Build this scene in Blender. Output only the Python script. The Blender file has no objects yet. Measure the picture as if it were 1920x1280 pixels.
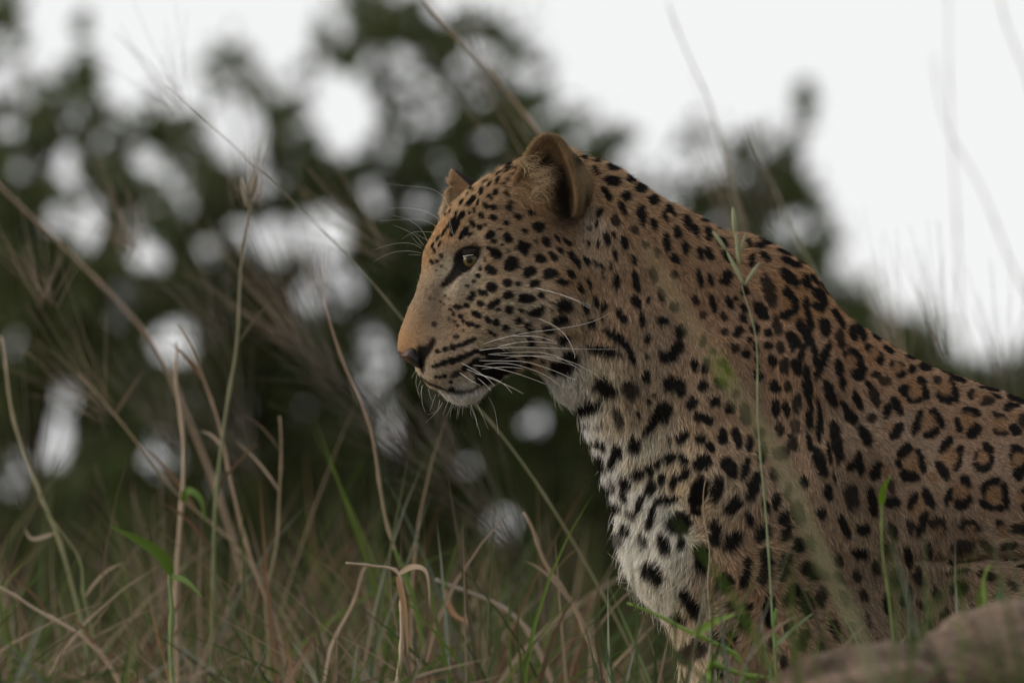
import bpy, math, random
import numpy as np
from mathutils import Vector, Matrix

random.seed(7)
RNG = np.random.default_rng(11)
SC = bpy.context.scene
COL = SC.collection

# ------------------------------------------------------------------ camera, sky, sun, exposure
PITCH = math.radians(4.0)          # the camera looks slightly up at the mound
CAM_Z = 1.0
DIST = 12.0                        # camera to the animal
S0 = 1320.0                        # photograph pixels per metre at that distance
FWD = np.array([0, math.cos(PITCH), math.sin(PITCH)])
UPV = np.array([0, -math.sin(PITCH), math.cos(PITCH)])
CAM = np.array([0, 0, CAM_Z])

cam = bpy.data.cameras.new("camera")
cam.sensor_width = 36.0
cam.lens = 36.0 * DIST / (1920.0 / S0)
cam.clip_start = 0.1
cam.clip_end = 3000.0
cam.dof.use_dof = True
cam.dof.focus_distance = DIST - 0.09
cam.dof.aperture_fstop = 3.9
cam.dof.aperture_blades = 0
cam_ob = bpy.data.objects.new("camera", cam)
cam_ob.location = (0, 0, CAM_Z)
cam_ob.rotation_euler = (math.pi / 2 + PITCH, 0, 0)
COL.objects.link(cam_ob)
SC.camera = cam_ob

SUN_EL, SUN_AZ = math.radians(9), math.radians(-97)   # low veiled sun to the left, a little beyond the animal
world = bpy.data.worlds.new("World")
SC.world = world
world.use_nodes = True
wn = world.node_tree
wn.nodes.clear()
w_out = wn.nodes.new("ShaderNodeOutputWorld")
w_bg = wn.nodes.new("ShaderNodeBackground")
w_sky = wn.nodes.new("ShaderNodeTexSky")
w_sky.sky_type = 'NISHITA'
w_sky.sun_disc = False
w_sky.sun_elevation = SUN_EL
w_sky.sun_rotation = SUN_AZ
w_mix = wn.nodes.new("ShaderNodeMix")          # thin blue sky behind an even white overcast
w_mix.data_type = 'RGBA'
w_mix.inputs[0].default_value = 0.93
w_mix.inputs[7].default_value = (9.5, 9.55, 9.6, 1)
wn.links.new(w_sky.outputs[0], w_mix.inputs[6])
wn.links.new(w_mix.outputs[2], w_bg.inputs[0])
w_bg.inputs[1].default_value = 0.1
wn.links.new(w_bg.outputs[0], w_out.inputs[0])

sun = bpy.data.lights.new("sun", 'SUN')
sun.energy = 2.5
sun.angle = math.radians(28)
sun.color = (1.0, 0.86, 0.70)
sun_ob = bpy.data.objects.new("sun", sun)
sd = Vector((math.sin(SUN_AZ) * math.cos(SUN_EL), math.cos(SUN_AZ) * math.cos(SUN_EL), math.sin(SUN_EL)))
sun_ob.rotation_euler = sd.to_track_quat('Z', 'Y').to_euler()
sun_ob.location = (-6, 12, 8)
COL.objects.link(sun_ob)

SC.view_settings.view_transform = 'Standard'
SC.view_settings.look = 'None'
SC.view_settings.exposure = 0.0
SC.view_settings.gamma = 1.0
SC.view_settings.use_curve_mapping = False
SC.cycles.use_denoising = True
SC.cycles.denoising_prefilter = 'ACCURATE'
SC.cycles.use_adaptive_sampling = False
SC.cycles.max_bounces = 8
SC.cycles.diffuse_bounces = 3
SC.cycles.transparent_max_bounces = 8
SC.cycles_curves.shape = 'RIBBONS'
SC.cycles_curves.subdivisions = 2

# ------------------------------------------------------------------ helpers
def place(px, py, dist):
    """world point seen at a photograph pixel, dist metres along the view axis"""
    k = dist / DIST / S0
    return CAM + FWD * dist + np.array([1.0, 0, 0]) * ((px - 960) * k) + UPV * ((640 - py) * k)

def tag(o, label=None, cat=None, group=None, kind=None):
    if label: o["label"] = label
    if cat: o["category"] = cat
    if group: o["group"] = group
    if kind: o["kind"] = kind
    return o

def link(o, parent=None):
    COL.objects.link(o)
    if parent: o.parent = parent
    return o

def empty(name, loc=(0, 0, 0), rot=(0, 0, 0)):
    o = bpy.data.objects.new(name, None)
    o.location = loc
    o.rotation_euler = rot
    o.empty_display_size = 0.1
    return link(o)

def mesh_obj(name, verts, faces, mat, parent=None, smooth=True, colors=None):
    me = bpy.data.meshes.new(name)
    verts = np.asarray(verts, np.float32)
    if isinstance(faces, np.ndarray):
        k = faces.shape[1]
        me.vertices.add(len(verts)); me.vertices.foreach_set("co", verts.ravel())
        me.loops.add(faces.size); me.loops.foreach_set("vertex_index", faces.ravel().astype(np.int32))
        me.polygons.add(len(faces)); me.polygons.foreach_set("loop_start", np.arange(0, faces.size, k, dtype=np.int32))
        me.update(calc_edges=True)
    else:
        me.from_pydata([tuple(v) for v in verts.tolist()], [], faces)
    if smooth:
        me.polygons.foreach_set("use_smooth", np.ones(len(me.polygons), bool))
    if colors is not None:
        a = me.attributes.new("tint", 'FLOAT_COLOR', 'POINT')
        c = np.ones((len(verts), 4), np.float32); c[:, :3] = colors
        a.data.foreach_set("color", c.ravel())
    me.validate()
    me.materials.append(mat)
    return link(bpy.data.objects.new(name, me), parent)

def smoothstep(a, b, x):
    t = np.clip((x - a) / (b - a), 0, 1)
    return t * t * (3 - 2 * t)

def catmull(pts, n=4, closed=True):
    p = np.asarray(pts, float)
    out = []
    m = len(p)
    for i in range(m if closed else m - 1):
        p0 = p[(i - 1) % m] if closed or i > 0 else p[i]
        p1, p2 = p[i], p[(i + 1) % m]
        p3 = p[(i + 2) % m] if closed or i + 2 < m else p2
        for k in range(n):
            t = k / n
            out.append(0.5 * ((2 * p1) + (-p0 + p2) * t + (2 * p0 - 5 * p1 + 4 * p2 - p3) * t * t + (-p0 + 3 * p1 - 3 * p2 + p3) * t ** 3))
    if not closed: out.append(p[-1])
    return np.array(out)

def blur2(a, r, it=3):
    for _ in range(it):
        for ax in (0, 1):
            p = np.pad(a, [(r, r) if k == ax else (0, 0) for k in (0, 1)], mode='edge')
            c = np.cumsum(np.insert(p, 0, 0, axis=ax), axis=ax)
            n = a.shape[ax]
            a = (np.take(c, np.arange(2 * r + 1, 2 * r + 1 + n), axis=ax) - np.take(c, np.arange(n), axis=ax)) / (2 * r + 1)
    return a

def poly_dist(poly, X, Z):
    """signed distance to a closed polygon, positive inside"""
    a = np.asarray(poly, np.float32); b = np.roll(a, -1, 0)
    shp = X.shape
    P = np.stack([X.ravel(), Z.ravel()], 1).astype(np.float32)
    best = np.full(len(P), 1e9, np.float32); ins = np.zeros(len(P), bool)
    for p, q in zip(a, b):
        e = q - p
        w = P - p
        t = np.clip((w @ e) / max(float(e @ e), 1e-12), 0, 1)
        dd = w - t[:, None] * e
        best = np.minimum(best, (dd * dd).sum(1))
        if p[1] != q[1]:
            c = (P[:, 1] < p[1]) != (P[:, 1] < q[1])
            xi = p[0] + (P[:, 1] - p[1]) / (q[1] - p[1]) * e[0]
            ins ^= c & (P[:, 0] < xi)
    d = np.sqrt(best)
    return np.where(ins, d, -d).reshape(shp)

def surface_nets(f, origin, h):
    """quads of the zero surface of a sampled field (negative inside)"""
    s = f < 0
    nx, ny, nz = f.shape
    acc = np.zeros((nx - 1, ny - 1, nz - 1, 3), np.float32); cnt = np.zeros((nx - 1, ny - 1, nz - 1), np.float32)
    C = [(i, j, k) for i in (0, 1) for j in (0, 1) for k in (0, 1)]
    cut = lambda a, c: a[c[0]:nx - 1 + c[0], c[1]:ny - 1 + c[1], c[2]:nz - 1 + c[2]]
    tot = np.zeros((nx - 1, ny - 1, nz - 1), np.int8)
    for c in C: tot += cut(s, c)
    act = np.argwhere((tot > 0) & (tot < 8))
    V = np.zeros((len(act), 3)); n = np.zeros(len(act))
    val = {c: f[act[:, 0] + c[0], act[:, 1] + c[1], act[:, 2] + c[2]] for c in C}
    for c in C:
        for ax in range(3):
            if c[ax] == 0:
                d = list(c); d[ax] = 1; d = tuple(d)
                f0, f1 = val[c], val[d]
                m = (f0 < 0) != (f1 < 0)
                t = np.where(m, f0 / np.where(m, f0 - f1, 1), 0)
                p = np.tile(np.array(c, float), (len(act), 1)); p[:, ax] = t
                V[m] += p[m]; n[m] += 1
    V = V / n[:, None] + act
    idx = np.full((nx - 1, ny - 1, nz - 1), -1, np.int32)
    idx[act[:, 0], act[:, 1], act[:, 2]] = np.arange(len(act))
    faces = []
    for ax in range(3):
        u, v = (ax + 1) % 3, (ax + 2) % 3
        sl0 = [slice(1, -1)] * 3; sl1 = [slice(1, -1)] * 3
        sl0[ax] = slice(0, -1); sl1[ax] = slice(1, None)
        a, b = s[tuple(sl0)], s[tuple(sl1)]
        e = np.argwhere(a != b)
        flip = a[e[:, 0], e[:, 1], e[:, 2]]
        base = e.copy(); base[:, u] += 1; base[:, v] += 1
        q = []
        for du, dv in ((-1, -1), (0, -1), (0, 0), (-1, 0)):
            g = base.copy(); g[:, u] += du; g[:, v] += dv
            q.append(idx[g[:, 0], g[:, 1], g[:, 2]])
        q = np.stack(q, 1)
        q[~flip] = q[~flip][:, ::-1]
        faces.append(q)
    F = np.concatenate(faces)
    F = F[(F >= 0).all(1)]
    return V * h + np.asarray(origin), F

def relax(V, F, it):
    for _ in range(it):
        acc = np.zeros_like(V); n = np.zeros(len(V))
        for a, b in ((0, 1), (1, 2), (2, 3), (3, 0)):
            np.add.at(acc, F[:, a], V[F[:, b]]); np.add.at(acc, F[:, b], V[F[:, a]])
            np.add.at(n, F[:, a], 1); np.add.at(n, F[:, b], 1)
        V = 0.4 * V + 0.6 * acc / n[:, None]
    return V

def vert_normals(V, F):
    fn = np.cross(V[F[:, 2]] - V[F[:, 0]], V[F[:, 3 if F.shape[1] == 4 else 1]] - V[F[:, 1 if F.shape[1] == 4 else 0]])
    N = np.zeros_like(V)
    for k in range(F.shape[1]): np.add.at(N, F[:, k], fn)
    return N / np.maximum(np.linalg.norm(N, axis=1, keepdims=True), 1e-12)

def tube(points, r0, r1, sides=5):
    """tapered tube through 3D points"""
    P = np.asarray(points, float); n = len(P)
    T = np.gradient(P, axis=0); T /= np.maximum(np.linalg.norm(T, axis=1, keepdims=True), 1e-9)
    ref = np.array([0.13, 1.0, 0.21]); 
    U = np.cross(T, ref); U /= np.maximum(np.linalg.norm(U, axis=1, keepdims=True), 1e-9)
    W = np.cross(T, U)
    r = np.linspace(r0, r1, n)[:, None]
    V = []; F = []
    for k in range(sides):
        a = 2 * math.pi * k / sides
        V.append(P + r * (math.cos(a) * U + math.sin(a) * W))
    V = np.stack(V, 1).reshape(-1, 3)
    for i in range(n - 1):
        for k in range(sides):
            k2 = (k + 1) % sides
            F.append((i * sides + k, i * sides + k2, (i + 1) * sides + k2, (i + 1) * sides + k))
    F.append(tuple(range(sides - 1, -1, -1)))
    F.append(tuple((n - 1) * sides + k for k in range(sides)))
    return V, F

def strip(points, width, normal_hint=(0, -1, 0), fold=0.25):
    """a leaf blade: tapered, folded along its midrib, two-sided thickness from the fold"""
    P = np.asarray(points, float); n = len(P)
    T = np.gradient(P, axis=0); T /= np.maximum(np.linalg.norm(T, axis=1, keepdims=True), 1e-9)
    S = np.cross(T, np.asarray(normal_hint, float)); S /= np.maximum(np.linalg.norm(S, axis=1, keepdims=True), 1e-9)
    Nn = np.cross(S, T)
    t = np.linspace(0, 1, n)
    w = width * 0.5 * np.clip(np.minimum(0.45 + 2.5 * t, 1) * (1 - t ** 2.2), 0.02, 1)
    L = P + S * w[:, None] + Nn * (w * fold)[:, None]
    R = P - S * w[:, None] + Nn * (w * fold)[:, None]
    V = np.stack([L, P, R], 1).reshape(-1, 3)
    F = []
    for i in range(n - 1):
        a = i * 3
        F += [(a, a + 1, a + 4, a + 3), (a + 1, a + 2, a + 5, a + 4)]
    return V, F

class Batch:
    def __init__(self): self.V = []; self.F = []; self.C = []; self.n = 0
    def add(self, vf, color=None):
        V, F = vf
        F = F.tolist() if isinstance(F, np.ndarray) else F
        self.F += [tuple(i + self.n for i in f) for f in F]
        self.V.append(np.asarray(V)); self.n += len(V)
        if color is not None: self.C.append(np.tile(np.asarray(color, float), (len(V), 1)))
    def build(self, name, mat, parent=None, smooth=True):
        return mesh_obj(name, np.concatenate(self.V), self.F, mat, parent, smooth, np.concatenate(self.C) if self.C else None)

def material(name, color=(0.5, 0.5, 0.5), rough=0.7, attr=None, translucent=0.0, noise=None, coat=0.0, spec=0.3, bump=None):
    m = bpy.data.materials.new(name); m.use_nodes = True
    nt = m.node_tree; b = nt.nodes["Principled BSDF"]
    b.inputs["Base Color"].default_value = (*color, 1)
    b.inputs["Roughness"].default_value = rough
    b.inputs["Specular IOR Level"].default_value = spec
    if coat: b.inputs["Coat Weight"].default_value = coat; b.inputs["Coat Roughness"].default_value = 0.02
    src = None
    if attr:
        a = nt.nodes.new("ShaderNodeAttribute"); a.attribute_name = attr; src = a.outputs["Color"]
    if noise:
        sc, lo, hi = noise
        tc = nt.nodes.new("ShaderNodeTexCoord")
        n = nt.nodes.new("ShaderNodeTexNoise"); n.inputs["Scale"].default_value = sc; n.inputs["Detail"].default_value = 6
        nt.links.new(tc.outputs["Object"], n.inputs["Vector"])
        r = nt.nodes.new("ShaderNodeMapRange"); r.inputs[1].default_value = 0.3; r.inputs[2].default_value = 0.7
        r.inputs[3].default_value = lo; r.inputs[4].default_value = hi
        nt.links.new(n.outputs["Fac"], r.inputs[0])
        mx = nt.nodes.new("ShaderNodeMix"); mx.data_type = 'RGBA'; mx.blend_type = 'MULTIPLY'; mx.inputs[0].default_value = 1
        if src: nt.links.new(src, mx.inputs[6])
        else: mx.inputs[6].default_value = (*color, 1)
        nt.links.new(r.outputs[0], mx.inputs[7])
        src = mx.outputs[2]
    if src: nt.links.new(src, b.inputs["Base Color"])
    if bump:
        tc = nt.nodes.new("ShaderNodeTexCoord")
        n = nt.nodes.new("ShaderNodeTexNoise"); n.inputs["Scale"].default_value = bump[0]; n.inputs["Detail"].default_value = 8
        nt.links.new(tc.outputs["Object"], n.inputs["Vector"])
        bp = nt.nodes.new("ShaderNodeBump"); bp.inputs["Strength"].default_value = bump[1]; bp.inputs["Distance"].default_value = bump[2]
        nt.links.new(n.outputs["Fac"], bp.inputs["Height"]); nt.links.new(bp.outputs[0], b.inputs["Normal"])
    if translucent:
        tr = nt.nodes.new("ShaderNodeBsdfTranslucent")
        if src: nt.links.new(src, tr.inputs[0])
        else: tr.inputs[0].default_value = (*color, 1)
        ms = nt.nodes.new("ShaderNodeMixShader"); ms.inputs[0].default_value = translucent
        nt.links.new(b.outputs[0], ms.inputs[1]); nt.links.new(tr.outputs[0], ms.inputs[2])
        nt.links.new(ms.outputs[0], nt.nodes["Material Output"].inputs[0])
    return m
# ------------------------------------------------------------------ the ground: a plain with one low mound
def hump(x, y):
    ex = np.clip((np.abs(x - 0.3) - 1.2) / 3.2, 0, 1); ey = np.clip((np.abs(y - 12.2) - 2.7) / 2.2, 0, 1)
    r = np.clip(np.hypot(ex, ey), 0, 1)
    return 1.2 * (1 - r * r * (3 - 2 * r))
def ground_z(x, y):
    return hump(x, y) + 0.02 * np.sin(x * 3.1 + 1.3 * np.sin(y * 2.3)) + 0.015 * np.sin(y * 4.7 + x)
g1 = np.concatenate([-np.geomspace(1500, 8, 26), np.arange(-7.5, 7.6, 0.2), np.geomspace(8, 1500, 26)])
g2 = np.concatenate([-np.geomspace(1500, 2, 20), np.arange(-1, 20, 0.2), np.geomspace(20.5, 2500, 36)])
GXX, GYY = np.meshgrid(g1, g2, indexing='ij')
gv = np.stack([GXX, GYY, ground_z(GXX, GYY)], -1).reshape(-1, 3)
ni, nj = GXX.shape
ii, jj = np.meshgrid(np.arange(ni - 1), np.arange(nj - 1), indexing='ij')
a_ = (ii * nj + jj).ravel()
M_GROUND = material("dry earth and leaf litter", (.20, .16, .105), .95, noise=(1.5, .5, 1.2), bump=(14, .6, .03), spec=.1)
ground = mesh_obj("ground", gv, np.stack([a_, a_ + nj, a_ + nj + 1, a_ + 1], 1), M_GROUND)
tag(ground, kind="structure")

# ------------------------------------------------------------------ trees and bushes behind, far out of focus
TD = 30.0
def tz(px, py, d=TD): return place(px, py, d)
CROWN = [(-70,-60),(10,-50),(30,40),(50,130),(110,150),(150,105),(185,125),(205,210),(240,235),(290,205),(335,215),(380,150),(415,85),(450,90),(475,150),(520,165),(565,120),(600,55),(640,15),(700,-15),(780,0),(850,25),(930,40),(985,60),
(1015,120),(1045,195),(1100,215),(1160,250),(1205,285),(1260,275),(1310,245),(1345,280),(1390,270),(1450,252),(1490,290),(1512,360),(1550,420),(1560,480),(1540,530),(1570,548),(1600,535),(1640,575),(1660,618),(1710,605),(1765,640),(1795,685),(1860,690),(1905,680),(1990,690),(1990,1340),(-70,1340)]
GAPS = [(120,310,34,44,.9),(165,425,34,54,1),(445,245,60,78,1),(385,195,42,60,.75),(650,215,66,92,1),(598,180,40,52,.85),(795,200,52,66,.85),(605,440,56,56,1),(520,445,48,52,.9),(272,300,34,44,.8),(270,475,38,42,.85),(330,640,60,46,.9),
(95,825,48,58,1),(105,745,52,40,.8),(30,890,36,50,.9),(705,690,44,70,.85),(745,830,44,62,1),(632,545,52,52,.8),(575,570,30,50,.6),(1000,800,36,40,.75),(300,860,46,56,.85),(940,985,30,36,.95),(1210,305,66,50,.85),(1310,310,54,50,.85),(1265,375,42,34,.6),
(1478,425,54,42,.7),(720,120,40,30,.45),(505,330,50,40,.5),(870,130,40,40,.45),(455,780,50,60,.4),(60,300,36,40,.4),(330,330,40,40,.5),(690,340,40,30,.45),(770,380,50,40,.4),(560,300,26,30,.4),(220,560,40,40,.35),(380,480,30,36,.4),
(900,90,40,30,.4),(1090,260,30,24,.3),(1400,330,26,24,.4)]
GAPS += [(480,700,20,34,.7),(570,775,16,24,.6),(250,690,22,18,.6),(415,905,18,34,.7),(185,950,14,22,.6),(875,870,18,22,.7),(355,760,20,30,.6),(690,620,26,18,.8),(25,640,16,30,.7),(720,770,14,30,.7)]
GAPS += [(RNG.uniform(-20, 1500), RNG.uniform(120, 640), (r_ := min(26, 5 + RNG.exponential(7))), r_ * RNG.uniform(.8, 1.5), 1) for _ in range(150)]   # pinholes of sky
tp_ = catmull(CROWN, 2)
NL = 190000
lx, ly = RNG.uniform(-70, 1990, NL), RNG.uniform(-60, 1340, NL)
dep = RNG.normal(0, 0.45, NL)
dd = np.concatenate([poly_dist(tp_, lx[i:i + 20000], ly[i:i + 20000]) for i in range(0, NL, 20000)])
keep = dd + RNG.normal(0, 16, NL) > 6
for gxx, gyy, rx, ry, s_ in GAPS:
    inside = smoothstep(1.12, 0.78, np.hypot((lx - gxx) / rx, (ly - gyy) / ry))
    keep &= RNG.random(NL) > inside * (0.55 + 0.45 * s_)
# foliage hangs in clumps: thinner between them
cl = np.sin(lx * .035 + 1.5 * np.sin(ly * .028)) * np.sin(ly * .041 + 1.2 * np.sin(lx * .022 + 2)) + .6 * np.sin(lx * .09 + ly * .05) * np.sin(ly * .1 - lx * .03)
keep &= RNG.random(NL) < np.clip(0.88 + 0.75 * cl - 0.38 * smoothstep(360, 120, ly) + np.clip((ly - 430) / 300, 0, 1.2), 0.03, 1)
keep |= (np.hypot((lx - 1508) / 17, (ly - 186) / 34) < 1) & (RNG.random(NL) < .45)
keep |= (np.abs(lx - 1512 + (ly - 240) * .25) < 6) & (np.abs(ly - 250) < 60) & (RNG.random(NL) < .25)
keep |= (np.hypot((lx - 155) / 14, (ly - 45) / 20) < 1) & (RNG.random(NL) < .5)
lx, ly, dep = lx[keep], ly[keep], dep[keep]
def leaves(px, py, d, size, mat, name, parent):
    n = len(px)
    k = (d / DIST / S0)
    c = CAM + FWD * d[:, None] + np.array([1., 0, 0]) * ((px - 960) * k)[:, None] + UPV * ((640 - py) * k)[:, None]
    a = RNG.normal(size=(n, 3)); a[:, 2] -= .4; a /= np.linalg.norm(a, axis=1, keepdims=True)
    b = RNG.normal(size=(n, 3)); b -= a * (a * b).sum(1, keepdims=True); b /= np.linalg.norm(b, axis=1, keepdims=True)
    nn = np.cross(a, b)
    s_ = (size * RNG.uniform(.6, 1.3, n))[:, None]
    v = np.stack([c - a * s_, c + b * s_ * .42 + nn * s_ * .12, c + a * s_, c - b * s_ * .42 + nn * s_ * .12], 1).reshape(-1, 3)
    i0 = np.arange(n) * 4
    f = np.concatenate([np.stack([i0, i0 + 1, i0 + 2], 1), np.stack([i0, i0 + 2, i0 + 3], 1)])
    g = np.clip(RNG.normal(1, .3, n), .4, 1.8)[:, None]
    yel = RNG.random(n)[:, None] ** 2 * 1.6
    colr = (np.array([.042, .064, .015]) * (1 - yel * .4) + np.array([.07, .055, .022]) * yel * .4) * g
    o = mesh_obj(name, v, f, mat, parent, False, np.repeat(colr, 4, 0))
    return tag(o, kind="stuff")
M_LEAF = material("leaf", rough=.5, attr="tint", translucent=.28, spec=.25)
M_BARK = material("bark", (.075, .05, .04), .9, noise=(30, .6, 1.3), bump=(60, .6, .01))
TREES = [("bush", -90, 300, 29.0, 60, "dense dark bush filling the left edge, behind the tall grass", [(60,420),(130,200),(20,120),(200,420)]),
 ("tree", 300, 575, 31.0, 470, "slender dark tree left of centre, with a pointed top and round gaps in its crown", [(430,140),(360,420),(520,230),(480,560)]),
 ("tree", 575, 1090, 30.0, 760, "tallest dark tree, crown above and in front of the animal's face", [(700,60),(580,300),(880,130),(820,430),(980,180)]),
 ("tree", 1090, 1580, 30.5, 1300, "lower open tree whose crown shows above the animal's neck", [(1180,320),(1450,330),(1380,400),(1508,200),(1250,420)]),
 ("bush", 1580, 2000, 36.0, 1760, "low distant bush peeping over the animal's back at the right", [(1610,580),(1730,650),(1880,720)])]
edge = lx + RNG.normal(0, 25, len(lx))
for nm, x0, x1, d0, bxp, lab, limbs in TREES:
    sel = (edge >= x0) & (edge < x1)
    if nm == "bush" and x0 < 0: sel |= edge < x0
    base_w = place(bxp, 640, d0); base_w[2] = ground_z(base_w[0], base_w[1])
    t = empty("leafy_" + nm, base_w)
    tag(t, lab, nm, "trees and bushes behind the mound")
    bt = Batch()
    top = place(bxp, 900, d0)
    hub = [base_w, base_w * .6 + top * .4 + np.array([.05, .05, 0]), top]
    bt.add(tube(catmull(hub, 5, False) - base_w, .10, .055, 8))
    trunk = bt.build("trunk", M_BARK, t)
    for q, (x, y) in enumerate(limbs):
        e = place(x, y, d0 + [-.3, .25, -.1, .35, 0][q % 5])
        mid = top * .45 + e * .55 + np.array([.08 * (-1) ** q, 0, -.05])
        v, f = tube(catmull([top - np.array([0, 0, .05 * q]), mid, e], 6, False) - base_w, .032, .008, 6)
        mesh_obj("limb", v, f, M_BARK, t)
    cr_ = leaves(lx[sel], ly[sel], d0 + dep[sel], 0.040 * d0 / 30, M_LEAF, "crown", t)
    cr_.data.transform(Matrix.Translation(Vector(-base_w)))
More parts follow.
